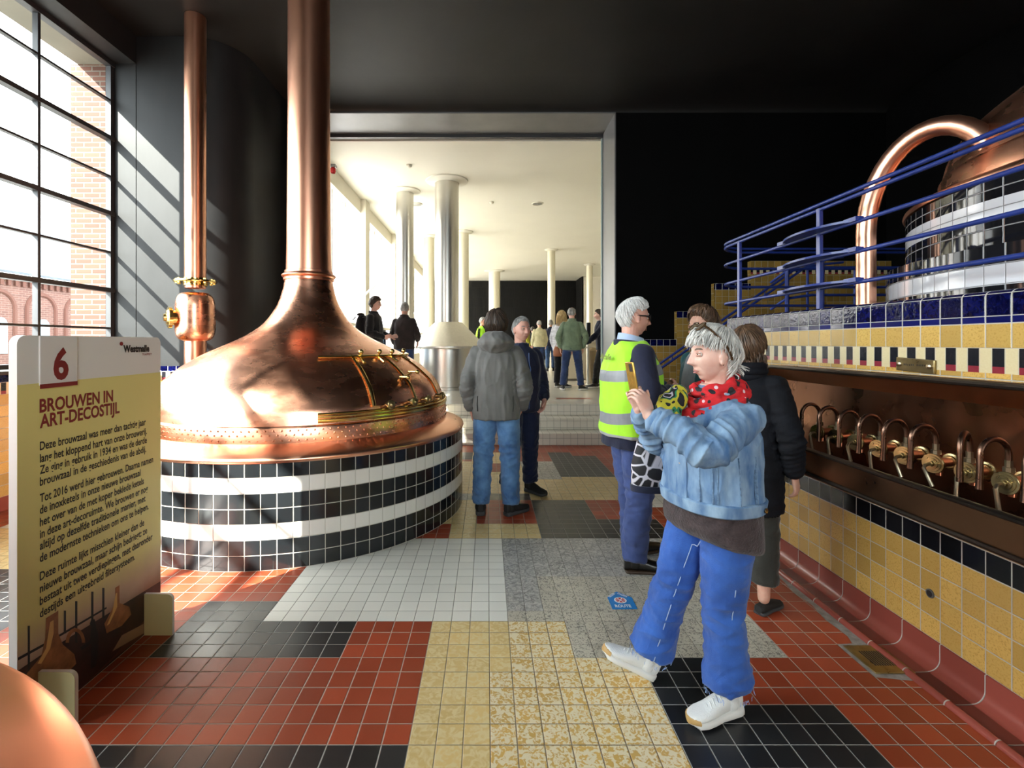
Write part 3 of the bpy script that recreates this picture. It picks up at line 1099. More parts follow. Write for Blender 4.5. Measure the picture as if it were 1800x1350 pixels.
# second railing far on the platform
ft = thing('platform_railing', 'low blue railing far back on the platform behind the curved railing', 'railing', (3.6, 6.0, 1.70))
m = MB()
for z in (2.45, 2.12, 1.85):
    m.tube([(5.35, 5.9, z), (3.9, 5.9, z), (3.62, 5.95, z - 0.04), (3.52, 6.1, z - 0.16)], 0.016, 8)
obj('rail', m, blue_paint, ft, smooth=True)
for x in (3.62, 4.45, 5.3):
    m = MB()
    m.tube([(x, 5.93, 1.2), (x, 5.93, 2.45)], 0.024, 8)
    obj('post', m, blue_paint, ft, smooth=True)
m = MB()
m.box(3.4, 5.3, 5.86, 6.6, 1.12, 1.22)
obj('landing', m, steel_dark, ft)

# ------------------------------------------------------------------ copper tasting trough and taps
yb0, yb1 = 0.9, 3.57
tr_ = thing('copper_trough', 'long brown copper trough with tall back panel fixed to tiled wall', 'trough', (2.0, 2.2, 0.68))
m = MB()
XB = 2.085
# back panel with rounded far corner and a flared hood along the top
outl = [(yb0, 0.76), (yb1, 0.76)]
for k in range(9):
    a = PI / 2 * k / 8
    outl.append((yb1 - 0.09 * (1 - math.cos(a)), 1.30 + 0.09 * math.sin(a)))
outl.append((yb0, 1.39))
m.loft([[(XB, y, z) for y, z in outl], [(XB + 0.035, y, z) for y, z in outl]])
obj('back_panel', m, cop_dull, tr_, fix=True)
m = MB()
rim_path = [(yb1, 0.80), (yb1, 1.0), (yb1, 1.2)]
for k in range(9):
    a = PI / 2 * k / 8
    rim_path.append((yb1 - 0.10 * (1 - math.cos(a)), 1.28 + 0.10 * math.sin(a)))
rim_path += [(yb1 - 1.0, 1.38), (2.0, 1.38), (yb0, 1.38)]
A = [Vector((XB, y, z)) for y, z in rim_path]
ctr = Vector((0, 2.0, 1.05))
inner, outer = [], []
for k, p in enumerate(A):
    y, z = p.y, p.z
    iy, iz = min(y, yb1 - 0.10), min(z, 1.29)
    inner.append(Vector((XB - 0.002, iy, iz)))
    outer.append(Vector((XB - 0.075, y, z)))
m.grid([inner, outer], 0)
m.grid([outer, [Vector((XB + 0.03, p.y, p.z)) for p in outer]], 0)
obj('hood', m, copper('warm_brown_copper', (0.48, 0.23, 0.13), 0.34, 0.15, 0.04, 8), tr_, smooth=True)
m = MB()
m.tube([Vector((XB - 0.075, y, z)) for y, z in rim_path], 0.013, 8)
obj('hood_bead', m, dark_rail, tr_, smooth=True)
m = MB()
cs = [(XB, 0.84), (1.97, 0.80), (1.90, 0.80), (1.835, 0.935), (1.815, 0.935), (1.845, 0.800), (1.90, 0.760), (2.12, 0.675)]
m.loft([[(x, y, z) for x, z in cs] for y in (yb0, yb1)])
obj('basin', m, copper('brown_basin_copper', (0.36, 0.19, 0.105), 0.34, 0.2, 0.02, 8, None, 0.4), tr_, smooth=True, angle=30, fix=True)
m = MB()
m.tube([(1.822, yb0, 0.940), (1.822, yb1 - 0.02, 0.940), (1.85, yb1 + 0.01, 0.938), (XB, yb1 + 0.012, 0.93)], [(0.013, 0.02)] * 4, 10)
m.tube([(1.846, yb0, 0.795), (1.846, yb1, 0.795)], 0.013, 8)
obj('rim_rail', m, dark_rail, tr_, smooth=True)

taps = []
ords = ['first', 'second', 'third', 'fourth', 'fifth', 'sixth', 'seventh', 'eighth', 'ninth', 'tenth']
yaws = [4, 4, 5, 3, 3, 2, 14, 2, 3, 4]
leans = [12, 8, 14, 6, 22, 26, -2, 8, 16, 5]
for k in range(9):
    y = 2.955 - 0.1515 * k
    t = thing('swan_neck_tap', ('swan neck tasting tap over the copper trough, %s from the far end' % ords[k]), 'tap', (XB, y, 0.90), R(16), 'swan neck taps over the copper trough')
    Lz = 0.118     # height of the axis over the empty
    O = lambda n, mb, mm, **q: obj(n, mb, mm, t, local=True, smooth=True, angle=30, **q)
    m = MB()
    m.tube([(0.0, 0, Lz), (-0.016, 0, Lz), (-0.018, 0, Lz), (-0.028, 0, Lz)], [0.036, 0.036, 0.028, 0.026], 20)
    O('wall_flange', m, brass_old)
    m = MB()
    m.tube([(-0.02, 0, Lz), (-0.125, 0, Lz)], 0.020, 16)
    m.tube([(-0.09, 0, Lz - 0.01), (-0.09, 0, Lz - 0.055)], [0.016, 0.012], 12)
    O('body', m, cop_pipe)
    m = MB()
    m.tube([(-x_, 0, Lz) for x_ in (0.118, 0.121, 0.122, 0.131, 0.132, 0.1322, 0.135, 0.1352, 0.139, 0.1395, 0.150)], [0.024, 0.024, 0.043, 0.043, 0.042, 0.034, 0.033, 0.024, 0.023, 0.013, 0.012], 28)
    O('valve_cap', m, brass_old)
    m = MB()
    le = R(leans[k])
    p0, p1 = Vector((-0.145, 0, Lz)), Vector((-0.175, 0, Lz - 0.004))
    p2 = p1 + Vector((-0.010, 0, -0.012))
    p3 = p2 + Vector((0.0, -math.sin(le) * 0.075, -math.cos(le) * 0.080))
    m.tube([p0, p1, p2, p2.lerp(p3, 0.5), p3], [0.0075, 0.0075, 0.0078, 0.0078, 0.0085], 10)
    O('lever', m, nickel)
    m = MB()
    xn = -0.110
    m.tube([(xn, 0, Lz + 0.015), (xn, 0, Lz + 0.038), (xn, 0, Lz + 0.04), (xn, 0, Lz + 0.058), (xn, 0, Lz + 0.06), (xn, 0, Lz + 0.085)], [0.011, 0.012, 0.0185, 0.0185, 0.0125, 0.0125], 8)
    O('union_nut', m, nickel)
    m = MB()
    pts = [Vector((xn, 0, Lz + 0.07)), Vector((xn, 0, Lz + 0.105))]
    rad = 0.062
    ya_ = R(yaws[k] * 2.2 - 14)
    hv = Vector((-math.cos(ya_), -math.sin(ya_), 0))
    for q in range(1, 17):
        a = PI * q / 16
        pts.append(Vector((xn, 0, Lz + 0.105)) + hv * rad * (1 - math.cos(a)) + Vector((0, 0, rad * math.sin(a))))
    pts += [pts[-1] + Vector((0, 0, -0.05)), pts[-1] + Vector((0, 0, -0.125)) + hv * 0.004]
    m.tube(pts, [0.0105] * (len(pts) - 1) + [0.0118], 12)
    O('swan_neck', m, brown_pipe)

# ------------------------------------------------------------------ small fittings on the wall and floor
t = thing('brass_plaque', 'small engraved brass plaque screwed to the tiled wall above the trough', 'plaque', (2.12, 2.44, 1.40))
m = MB()
m.obox((2.122, 2.435, 1.437), [(1, 0, 0), (0, 1, 0.04), (0, -0.04, 1)], (0.006, 0.108, 0.033))
obj('plate', m, brass_old, t, bevel=0.003)
m = MB()
rg = random.Random(2)
for k in range(11):
    yk = 2.492 - 0.0105 * k - (0.012 if k > 5 else 0)
    m.box(2.1145, 2.117, yk - 0.0018, yk + 0.0018, 1.434, 1.434 + rg.uniform(0.006, 0.010))
obj('worn_engraving', m, ink_black, t)
for y, z in ((2.52, 1.441), (2.35, 1.435)):
    m = MB()
    m.tube([(2.117, y, z), (2.110, y, z), (2.105, y, z)], [0.014, 0.013, 0.006], 14)
    obj('screw', m, nickel, t, smooth=True)

t = thing('floor_drain', 'square brass floor drain with slotted grille set in the red tiles', 'drain', (1.92, 2.40, 0.0))
m = MB()
m.box(1.815, 2.005, 2.295, 2.505, 0.0005, 0.008)
obj('plate', m, brass_old, t, bevel=0.003)
m = MB()
for k in range(10):
    x = 1.855 + 0.012 * k
    m.box(x, x + 0.0055, 2.345, 2.455, 0.0075, 0.0092)
obj('grille_slots', m, ink_black, t)
mo = MB()
rg = random.Random(5)
pts = [(1.952, 2.25), (1.952, 3.95), (1.93, 3.8), (1.938, 3.6), (1.915, 3.4), (1.925, 3.2), (1.90, 3.05), (1.918, 2.9), (1.89, 2.75), (1.905, 2.60), (1.88, 2.53), (1.797, 2.525), (1.795, 2.275), (1.84, 2.268)]
mo.face([(x, y, 0.0006) for x, y in pts])
tag(obj('mortar_patch', mo, plain('rough_grey_mortar', (0.30, 0.26, 0.23), 0.9, var=0.35, vscale=18, bump=0.4, bscale=40)), 'rough grey mortar smeared around the brass floor drain', 'mortar')

t = thing('pipe_outlet', 'small round black pipe outlet in the yellow tiles below the trough', 'outlet', (2.125, 2.36, 0.33))
m = MB()
yo, zo = 2.36, 0.345
m.tube([(2.130, yo, zo), (2.124, yo, zo)], [0.021, 0.021], 24)
obj('rim', m, plain('outlet_grey_rim', (0.10, 0.10, 0.10), 0.4), t, smooth=True)
m = MB()
m.tube([(2.126, yo, zo), (2.1232, yo, zo)], 0.015, 24)
obj('hole', m, ink_black, t)
# ------------------------------------------------------------------ lettering
def text_geo(body, bold=0.0):
    cu = bpy.data.curves.new('lettering', 'FONT')
    cu.body = body
    cu.size = 1
    cu.offset = bold
    cu.resolution_u = 3
    o = bpy.data.objects.new('lettering', cu)
    COL.objects.link(o)
    bpy.context.view_layer.update()
    me = o.evaluated_get(bpy.context.evaluated_depsgraph_get()).to_mesh()
    v = [tuple(q.co) for q in me.vertices]
    f = [tuple(p.vertices) for p in me.polygons]
    o.to_mesh_clear()
    bpy.data.objects.remove(o)
    bpy.data.curves.remove(cu)
    return v, f


def add_text(mb, body, org, u, v, u0, u1, v0, cap, m=0, bold=0.0, caps=None, slant=0.0):
    """lay a line of text from u0 to u1 (None: natural width) on the plane org + u, v; v0 baseline, cap = capital height"""
    V, F = text_geo(body, bold)
    if not V:
        return
    xs = [p[0] for p in V]
    xa, xb = min(xs), max(xs)
    sy = cap / 0.70
    sx = (u1 - u0) / (xb - xa) if u1 is not None else sy
    b = len(mb.v)
    org, u, v = Vector(org), Vector(u), Vector(v)
    for p in V:
        mb.v.append(tuple(org + u * (u0 + (p[0] - xa) * sx + slant * p[1] * sy) + v * (v0 + p[1] * sy)))
    for f in F:
        mb.f.append(tuple(b + i for i in f))
        mb.m.append(m)
        mb.uv.append(None)


# ------------------------------------------------------------------ information panel
XS = -1.815
PY0, PY1, PZ1 = 1.898, 2.733, 1.578
sg = thing('information_panel', 'tall free-standing information panel with dark red heading and number six', 'sign', (XS, 2.3, 0))


def panel_outline(y0, y1, z0, z1, r=0.035):
    pts = [(y0, z0), (y1, z0)]
    for k in range(7):
        a = PI / 2 * k / 6
        pts.append((y1 - r + r * math.cos(a), z1 - r + r * math.sin(a)))
    for k in range(7):
        a = PI / 2 * k / 6
        pts.append((y0 + r - r * math.sin(a), z1 - r + r * math.cos(a)))
    return pts


m = MB()
ol = panel_outline(PY0, PY1, 0.0, PZ1)
m.loft([[(XS - 0.032, y, z) for y, z in ol], [(XS, y, z) for y, z in ol]], cap=True)
obj('board', m, white_plastic, sg, fix=True)


def sp(x, y):
    """photo pixel on the panel's face -> panel coordinates (along, up)"""
    Y = XS * 864 / (x - 856)
    return Y, 1.55 - (y - 602) * Y / 864


def print_mat():
    m = NT('panel_printed_field')
    uv = m.coord('UV')
    s = m.n('SeparateXYZ')
    m.link(uv, s.inputs[0])
    cr = m.n('ValToRGB')
    m.link(m.math('DIVIDE', m.math('ADD', s.outputs[1], m.math('MULTIPLY', m.noise(5, 3, uv), 0.10)), 1.4), cr.inputs[0])
    e = cr.color_ramp.elements
    e[0].position, e[0].color = 0.10, (0.10, 0.035, 0.02, 1)
    e[1].position, e[1].color = 0.36, (0.78, 0.70, 0.26, 1)
    for p, c in ((0.19, (0.26, 0.13, 0.09, 1)), (0.27, (0.55, 0.40, 0.30, 1))):
        q = e.new(p)
        q.color = c
    m.link(cr.outputs[0], m.b.inputs['Base Color'])
    m.b.inputs['Roughness'].default_value = 0.5
    return m.mat


m = MB()
zb = 1.385
m.loft([[(XS - 0.0005, y, z) for y, z in ((PY0 + .001, 0.004), (PY1 - .001, 0.004), (PY1 - .001, zb), (PY0 + .001, zb))],
        [(XS + 0.0012, y, z) for y, z in ((PY0 + .001, 0.004), (PY1 - .001, 0.004), (PY1 - .001, zb), (PY0 + .001, zb))]])
obj('printed_field', m, print_mat(), sg, fix=True)
ur, vr = (0, 1, 0), (0, 0, 1)
org = (XS + 0.0022, 0, 0)
# number tab
m = MB()
ya, yb = sp(68, 0)[0], sp(134, 0)[0]
m.box(XS - 0.001, XS + 0.006, ya, yb, 1.375, PZ1 - 0.002)
nt = obj('number_tab', m, plain('tab_white', (0.78, 0.76, 0.74), 0.4), sg, bevel=0.002)
m = MB()
add_text(m, '6', (XS + 0.0068, 0, 0), ur, vr, sp(91, 0)[0], sp(118, 0)[0], 1.398, 0.125, 0, 0.035)
m.box(XS + 0.005, XS + 0.0068, ya, yb, 1.362, 1.380)
obj('numeral', m, ink_red, sg)
m = MB()
add_text(m, 'BROUWEN IN', org, ur, vr, sp(68.5, 0)[0], sp(198, 0)[0], 1.2665, 0.053, 0, 0.03)
add_text(m, 'ART-DECOSTIJL', org, ur, vr, sp(69, 0)[0], sp(209.5, 0)[0], 1.204, 0.053, 0, 0.03)
obj('heading', m, ink_red, sg)
LINES = [('Deze brouwzaal was meer dan tachtig jaar', 437, 383), ('lang het kloppend hart van onze brouwerij.', 440, 420), ('Ze ging in gebruik in 1934 en was de derde', 440, 455),
         ('brouwzaal in de geschiedenis van de abdij.', 438, 490),
         ('Tot 2016 werd hier gebrouwen. Daarna namen', 459, 540), ('de inoxketels in onze nieuwe brouwzaal', 421, 575), ('het over van de met koper beklede ketels', 431, 612),
         ('in deze art-decoruimte. We brouwen er nog', 443, 648), ('altijd op dezelfde traditionele manier, met', 436, 683), ('de modernste technieken om ons te helpen.', 445, 720),
         ('Deze ruimte lijkt misschien kleiner dan de', 432, 775), ('nieuwe brouwzaal, maar schijn bedriegt: ze', 441, 812), ('bestaat uit twee verdiepingen, met daaronder', 457, 849),
         ('destijds een uitgebreid filtersysteem.', 404, 887)]
yl = sp(69, 0)[0]
m = MB()
for n_, (s_, xe, zc) in enumerate(LINES):
    if n_ in (4, 10):
        obj('paragraph', m, ink_black, sg)
        m = MB()
    zz = 1.55 - (560 + zc * 0.5852 - 602) * yl / 864
    add_text(m, s_, org, ur, vr, yl, sp(xe * 0.585, 0)[0], zz - 0.017, 0.034, 0, 0.02)
obj('paragraph', m, ink_black, sg)
m = MB()
add_text(m, 'Westmalle', org, ur, vr, sp(216, 0)[0], sp(262, 0)[0], 1.502, 0.034, 0, 0.045)
# heavy black-letter strokes on the capital and the ascenders
obj('wordmark', m, ink_black, sg)
m = MB()
add_text(m, 'TRAPPIST', org, ur, vr, sp(249, 0)[0], sp(266, 0)[0], 1.482, 0.010, 0, 0.02)
obj('red_subtitle', m, ink_red, sg)
m = MB()
c = sp(212.7, 604.2)
m.face([(XS + 0.0022, c[0] + 0.012 * math.cos(2 * PI * k / 20), c[1] + 0.010 * math.sin(2 * PI * k / 20)) for k in range(20)])
obj('red_mark', m, ink_red, sg)
# the photograph printed along the foot of the panel
m = MB()
layer = [0]


def shape(pts, mi):
    layer[0] += 1
    x = XS + 0.0014 + 0.00008 * layer[0]
    m.face([(x, max(PY0 + 0.002, min(PY1 - 0.002, a)), max(0.004, b)) for a, b in (sp(px_ * 0.3333, 900 + py_ * 0.3333) for px_, py_ in pts)], mi)


shape([(205, 760), (845, 365), (845, 470), (600, 760), (385, 970), (160, 1000), (74, 930), (74, 850)], 2)
for x, ya_, yb_ in ((150, 600, 850), (400, 470, 690), (485, 420, 600), (543, 400, 560), (340, 520, 640)):
    shape([(x - 6, ya_), (x + 6, ya_), (x + 6, yb_), (x - 6, yb_)], 3)
shape([(74, 780), (235, 690), (560, 500), (560, 510), (235, 704), (74, 796)], 3)
shape([(240, 560), (305, 520), (305, 640), (330, 700), (390, 750), (400, 800), (300, 900), (200, 940), (100, 930), (140, 850), (215, 760), (235, 670)], 0)
shape([(262, 580), (280, 570), (280, 640), (262, 720), (215, 800), (195, 800), (240, 720)], 1)
shape([(605, 400), (628, 385), (628, 480), (680, 500), (690, 540), (640, 600), (560, 640), (548, 590), (580, 530), (605, 480)], 0)
shape([(608, 430), (616, 425), (616, 500), (575, 590), (560, 600), (590, 530)], 1)
pts = []
for k in range(13):
    a = PI * k / 12
    pts.append((395 + 52 * math.cos(a), 690 - 78 * math.sin(a)))
pts += [(395 - 34 * math.cos(PI * k / 12), 690 - 58 * math.sin(PI * k / 12)) for k in range(13)]
shape(pts, 0)
shape([(480, 600), (498, 570), (505, 610), (515, 640), (512, 760), (505, 810), (475, 830), (480, 690), (430, 730), (420, 715), (470, 680), (475, 640)], 3)
shape([(470, 590), (478, 568), (496, 565), (500, 590), (485, 612)], 3)
shape([(590, 735), (755, 640), (755, 590), (640, 650)], 4)
shape([(90, 1090), (400, 960), (600, 770), (755, 660), (755, 700), (600, 800), (400, 990), (90, 1200)], 2)
obj('printed_picture', m, [plain('print_copper', (0.33, 0.13, 0.045), 0.5, var=0.5, vscale=14), plain('print_gold', (0.70, 0.42, 0.14), 0.5), plain('print_deep_brown', (0.045, 0.016, 0.012), 0.5, var=0.5, vscale=9),
                          plain('print_black', (0.012, 0.010, 0.012), 0.5), plain('print_tan', (0.34, 0.22, 0.13), 0.5)], sg)
for y, n_ in ((1.985, 0), (2.60, 1)):
    m = MB()
    pts = [(XS - 0.16, 0.0), (XS + 0.150, 0.0)]
    for k in range(7):
        a = PI / 2 * k / 6
        pts.append((XS + 0.150 - 0.03 + 0.03 * math.cos(a), 0.188 + 0.03 * math.sin(a)))
    pts.append((XS - 0.16, 0.218))
    m.loft([[(x, y, z) for x, z in pts], [(x, y + 0.018, z) for x, z in pts]])
    ft_ = obj('foot', m, plain('foot_yellow', (0.70, 0.66, 0.36), 0.45), sg, fix=True)
    m = MB()
    edge = [(XS + 0.1505, 0.0)] + [(p[0] + 0.0005, p[1] + 0.0005) for p in pts[2:9]] + [(XS + 0.001, 0.2185)]
    m.grid([[(x, y + 0.0005, z) for x, z in edge], [(x, y + 0.0175, z) for x, z in edge]])
    obj('foot_edge', m, white_plastic, ft_)

# ------------------------------------------------------------------ floor sticker
st_ = thing('route_sticker', 'blue house-shaped route sticker on the speckled grey floor tiles', 'sticker', (0.80, 2.95, 0))
m = MB()
m.loft([[(x, y, z) for x, y in ((0.729, 2.852), (0.874, 2.855), (0.879, 2.985), (0.803, 3.055), (0.731, 2.985))] for z in (0.0008, 0.0022)])
obj('vinyl', m, plain('sticker_blue', (0.012, 0.22, 0.62), 0.35), st_, fix=True)
m = MB()
o_ = (0, 0, 0.0028)
add_text(m, 'ROUTE', o_, (1, 0, 0), (0, 1, 0), 0.752, 0.846, 2.872, 0.030, 0, 0.03)
a1 = math.atan2(0.07, 0.072)
add_text(m, 'BEZOEK', (0.748, 2.985, 0.0028), (math.cos(a1), math.sin(a1), 0), (-math.sin(a1), math.cos(a1), 0), 0.0, 0.062, 0.0, 0.017, 0, 0.03)
a2 = -math.atan2(0.07, 0.076)
add_text(m, 'DAGEN', (0.804, 3.032, 0.0028), (math.cos(a2), math.sin(a2), 0), (-math.sin(a2), math.cos(a2), 0), 0.0, 0.062, -0.006, 0.017, 0, 0.03)
for k in range(24):
    pass
m.loft([[(0.801 + 0.037 * math.cos(2 * PI * k / 24), 2.952 + 0.034 * math.sin(2 * PI * k / 24), z) for k in range(24)] for z in (0.0022, 0.0028)])
obj('lettering', m, plain('sticker_white', (0.85, 0.85, 0.85), 0.4), st_)
m = MB()
for k in range(6):
    a = 2 * PI * k / 6 + 0.5
    m.face([(0.801 + r_ * math.cos(a + d_), 2.952 + r_ * 0.92 * math.sin(a + d_), 0.0031) for r_, d_ in ((0.008, -0.3), (0.030, -0.34), (0.030, 0.34), (0.008, 0.3))])
obj('emblem', m, plain('sticker_red', (0.62, 0.02, 0.03), 0.4), st_)

# ------------------------------------------------------------------ the far hall: columns, steel kettle, ceiling fittings
cols = [(-0.905, 11.1, 0.27, 0, 'wide steel column rising from the steel kettle hood'), (-1.975, 11.83, 0.21, 0, 'steel column left of the kettle hood, behind the man in the brown jacket'),
        (-2.0, 16.9, 0.19, 1, 'cream column half hidden between the two nearest steel columns'), (-0.79, 16.2, 0.19, 1, 'cream column peeking out right of the wide steel column'),
        (0.38, 25.0, 0.29, 1, 'cream column in front of the dark far wall, behind the grey hooded jacket'), (2.53, 19.3, 0.15, 1, 'slender white column behind the blonde woman'),
        (4.80, 23.0, 0.15, 1, 'slender cream column nearest the doorway jamb by the cream far wall'), (-1.95, 24.0, 0.2, 1, 'pale column by the far end of the hall windows')]
col_m = [steel, plain('cream_column', (0.66, 0.61, 0.47), 0.35, metal=0.35)]
for x, y, r, mi, lab in cols:
    t = thing('hall_column', lab, 'column', (x, y, 0.541), 0, 'round columns of the far hall')
    z0 = 0.542 if mi or x < -1 else 1.9
    m = MB()
    m.lathe([(r, z0), (r, 5.19)], 40, (x, y, 0))
    obj('shaft', m, col_m[mi], t, smooth=True)
    m = MB()
    m.lathe([(r * 1.02, 5.19), (r * 1.02, 5.13), (r * 1.75, 5.175), (r * 1.78, 5.199)], 40, (x, y, 0))
    obj('ceiling_ring', m, ceil_white, t, smooth=True, angle=30)

t = thing('steel_kettle', 'low stainless steel brew kettle with cone hood in the far hall', 'kettle', (-0.86, 10.95, 0.541))
m = MB()
m.lathe([(0.66, 0.543), (0.66, 0.60), (0.64, 0.605), (0.64, 1.43)], 64, (-0.86, 10.95, 0))
obj('drum', m, steel, t, smooth=True, angle=30)
m = MB()
m.lathe([(0.60, 1.42), (0.83, 1.42), (0.84, 1.44), (0.84, 1.47), (0.31, 1.985), (0.29, 2.0), (0.1, 2.0)], 64, (-0.86, 10.95, 0))
obj('hood', m, steel_mat, t, smooth=True, angle=25)

# ceiling vents and detectors
for x, y, r, lab in ((1.33, 12.9, 0.155, 'round ceiling vent alone on the right of the hall ceiling'), (-1.85, 12.95, 0.15, 'round ceiling vent beside the leaner steel column')):
    t = thing('ceiling_vent', lab, 'vent', (x, y, 5.17), 0)
    m = MB()
    m.lathe([(r, 5.199), (r, 5.185), (r * 0.9, 5.178), (r * 0.86, 5.185)], 32, (x, y, 0))
    obj('ring', m, ceil_white, t, smooth=True, angle=30)
    m = MB()
    m.lathe([(r * 0.86, 5.19), (r * 0.5, 5.18), (0.01, 5.175)], 32, (x, y, 0))
    obj('louvre', m, plain('vent_grey', (0.22, 0.21, 0.18), 0.5), t, smooth=True)
for px_, py_, lab in ((719, 294, 'smoke detector on the hall ceiling ahead of the steel columns'), (864, 358, 'smoke detector with a sensor spot near the middle of the hall ceiling')):
    Y = 3.6 * 864 / (602 - py_)
    x = (px_ - 856) / 864 * Y
    t = thing('smoke_detector', lab, 'smoke detector', (x, Y, 5.13), 0)
    m = MB()
    m.lathe([(0.06, 5.199), (0.06, 5.17), (0.045, 5.145), (0.02, 5.135), (0.005, 5.133)], 20, (x, Y, 0))
    obj('cap', m, ceil_white, t, smooth=True, angle=30)
t = thing('alarm_beacon', 'small red alarm beacon high on the hall wall beside the copper chimney', 'alarm', (-3.0, 9.55, 4.88))
m = MB()
m.lathe([(0.04, 4.84), (0.05, 4.87), (0.05, 4.93), (0.03, 4.95)], 20, (-2.99, 9.55, 0))
obj('lens', m, plain('alarm_red', (0.55, 0.02, 0.02), 0.25), t, smooth=True)
m = MB()
m.box(-3.10, -2.93, 9.49, 9.61, 4.95, 5.0)
obj('base', m, plain('alarm_grey', (0.3, 0.28, 0.26), 0.5), t)

# wall lamp bars on the window piers
for k, (y, z) in enumerate(((12.4, 2.75), (20.4, 2.7))):
    t = thing('window_winder', ('white winder bar on the nearer window pier above the backpack' if k == 0 else 'white winder bar on the far window pier'), 'bar', (-2.95, y, z), 0)
    m = MB()
    m.tube([(-3.08, y, z), (-2.80, y + 0.2, z + 0.33)], (0.03), 8)
    obj('bar', m, white_plastic, t, smooth=True)
# low opening windows under the tall glazing
for k, y in enumerate((10.6, 14.7, 18.7)):
    t = thing('low_vent_window', ['low dark-framed vent window nearest the copper kettle', 'low dark-framed vent window behind the backpack', 'low dark-framed vent window farthest along the hall'][k], 'window', (-3.2, y, 1.1), 0, 'low vent windows of the hall')
    m = MB()
    for a, b, c, d in ((-0.7, 0.7, 1.06, 1.12), (-0.7, 0.7, 1.88, 1.94), (-0.7, -0.62, 1.12, 1.88), (0.62, 0.7, 1.12, 1.88)):
        m.box(-3.23, -3.16, y + a, y + b, c, d)
    obj('frame', m, steel_dark, t)
    m = MB()
    m.box(-3.20, -3.19, y - 0.62, y + 0.62, 1.12, 1.88)
    obj('glass', m, glass('smoky_glass', (0.35, 0.42, 0.5)), t)

# counters at the far side
t = thing('tasting_counter', 'cream tasting counter behind the man in the green jacket', 'counter', (2.9, 13.2, 0.541))
m = MB()
m.box(1.9, 3.4, 12.9, 13.5, 0.60, 1.55)
obj('body', m, plain('counter_cream', (0.55, 0.49, 0.36), 0.4), t, bevel=0.01)
m = MB()
m.box(1.85, 3.45, 12.85, 13.55, 1.55, 1.60)
obj('top', m, steel_mat, t, bevel=0.005)
m = MB()
m.box(1.93, 3.37, 12.93, 13.47, 0.541, 0.60)
obj('plinth', m, plain('counter_plinth', (0.16, 0.13, 0.10), 0.5), t)
t = thing('steel_tank', 'small upright steel tank at the end of the counter', 'tank', (2.82, 12.4, 0.541))
m = MB()
m.lathe([(0.16, 0.55), (0.16, 1.35), (0.10, 1.42), (0.02, 1.43)], 32, (2.62, 12.3, 0))
obj('body', m, plain('tank_brown_steel', (0.34, 0.27, 0.17), 0.3, metal=0.9), t, smooth=True, angle=30)
m = MB()
m.lathe([(0.22, 0.542), (0.22, 0.60), (0.02, 0.60)], 32, (2.62, 12.3, 0))
obj('foot', m, plain('tank_foot', (0.30, 0.25, 0.17), 0.4, metal=0.6), t, smooth=True, angle=30)
t = thing('white_cabinet', 'white slatted cabinet behind the man reaching out his hand', 'cabinet', (3.25, 14.6, 0.541))
m = MB()
m.box(3.05, 3.75, 14.4, 14.9, 0.62, 1.65)
for k in range(8):
    m.box(3.07 + 0.085 * k, 3.12 + 0.085 * k, 14.385, 14.40, 0.66, 1.6)
obj('body', m, plain('cabinet_white', (0.75, 0.74, 0.72), 0.4), t)
m = MB()
m.box(3.08, 3.72, 14.43, 14.87, 0.541, 0.62)
obj('plinth', m, plain('cabinet_plinth', (0.5, 0.49, 0.47), 0.4), t)
t = thing('dispenser_post', 'black dispenser box on a pale post beside the green jacket', 'dispenser', (2.3, 11.6, 0.541))
xd, yd = (1034 - 856) / 864 * 11.6, 11.6
m = MB()
m.lathe([(0.15, 0.542), (0.15, 0.56), (0.03, 0.57), (0.03, 1.70)], 20, (xd, yd + 0.04, 0))
obj('post', m, steel_mat, t, smooth=True, angle=30)
m = MB()
m.box(xd - 0.05, xd + 0.05, yd - 0.06, yd + 0.05, 1.66, 2.02)
obj('box', m, plain('black_plastic', (0.012, 0.012, 0.013), 0.35), t, bevel=0.02)
m = MB()
m.box(xd - 0.12, xd + 0.06, yd - 0.10, yd + 0.05, 1.42, 1.44)
obj('tray', m, steel_mat, t)
# ------------------------------------------------------------------ people: builders
V3 = Vector


def G(x, s):
    return np.exp(-(x / s) ** 2)


def sstep(x, a, b):
    t = np.clip((x - a) / (b - a), 0, 1)
    return t * t * (3 - 2 * t)


def spline(P, sub=5):
    P = [V3(p) for p in P]
    out = []
    for i in range(len(P) - 1):
        p0, p1, p2, p3 = P[max(i - 1, 0)], P[i], P[i + 1], P[min(i + 2, len(P) - 1)]
        for k in range(sub):
            t = k / sub
            out.append(0.5 * (2 * p1 + (p2 - p0) * t + (2 * p0 - 5 * p1 + 4 * p2 - p3) * t * t + (3 * p1 - p0 - 3 * p2 + p3) * t ** 3))
    out.append(P[-1])
    return out


def limb(mb, P, rad, n=16, sub=5, m=0, caps=True):
    """smooth tapered tube through joints; rad numbers or (a, b) pairs"""
    rr = [(r, r) if not isinstance(r, tuple) else r for r in rad]
    pts = spline(P, sub)
    rs = [(v.x, v.y) for v in spline([V3((a, b, 0)) for a, b in rr], sub)]
    mb.tube(pts, rs, n, m)
    if caps:
        mb.ball(P[0], min(rr[0]), n, 8, m)
        mb.ball(P[-1], min(rr[-1]) * 0.98, n, 8, m)


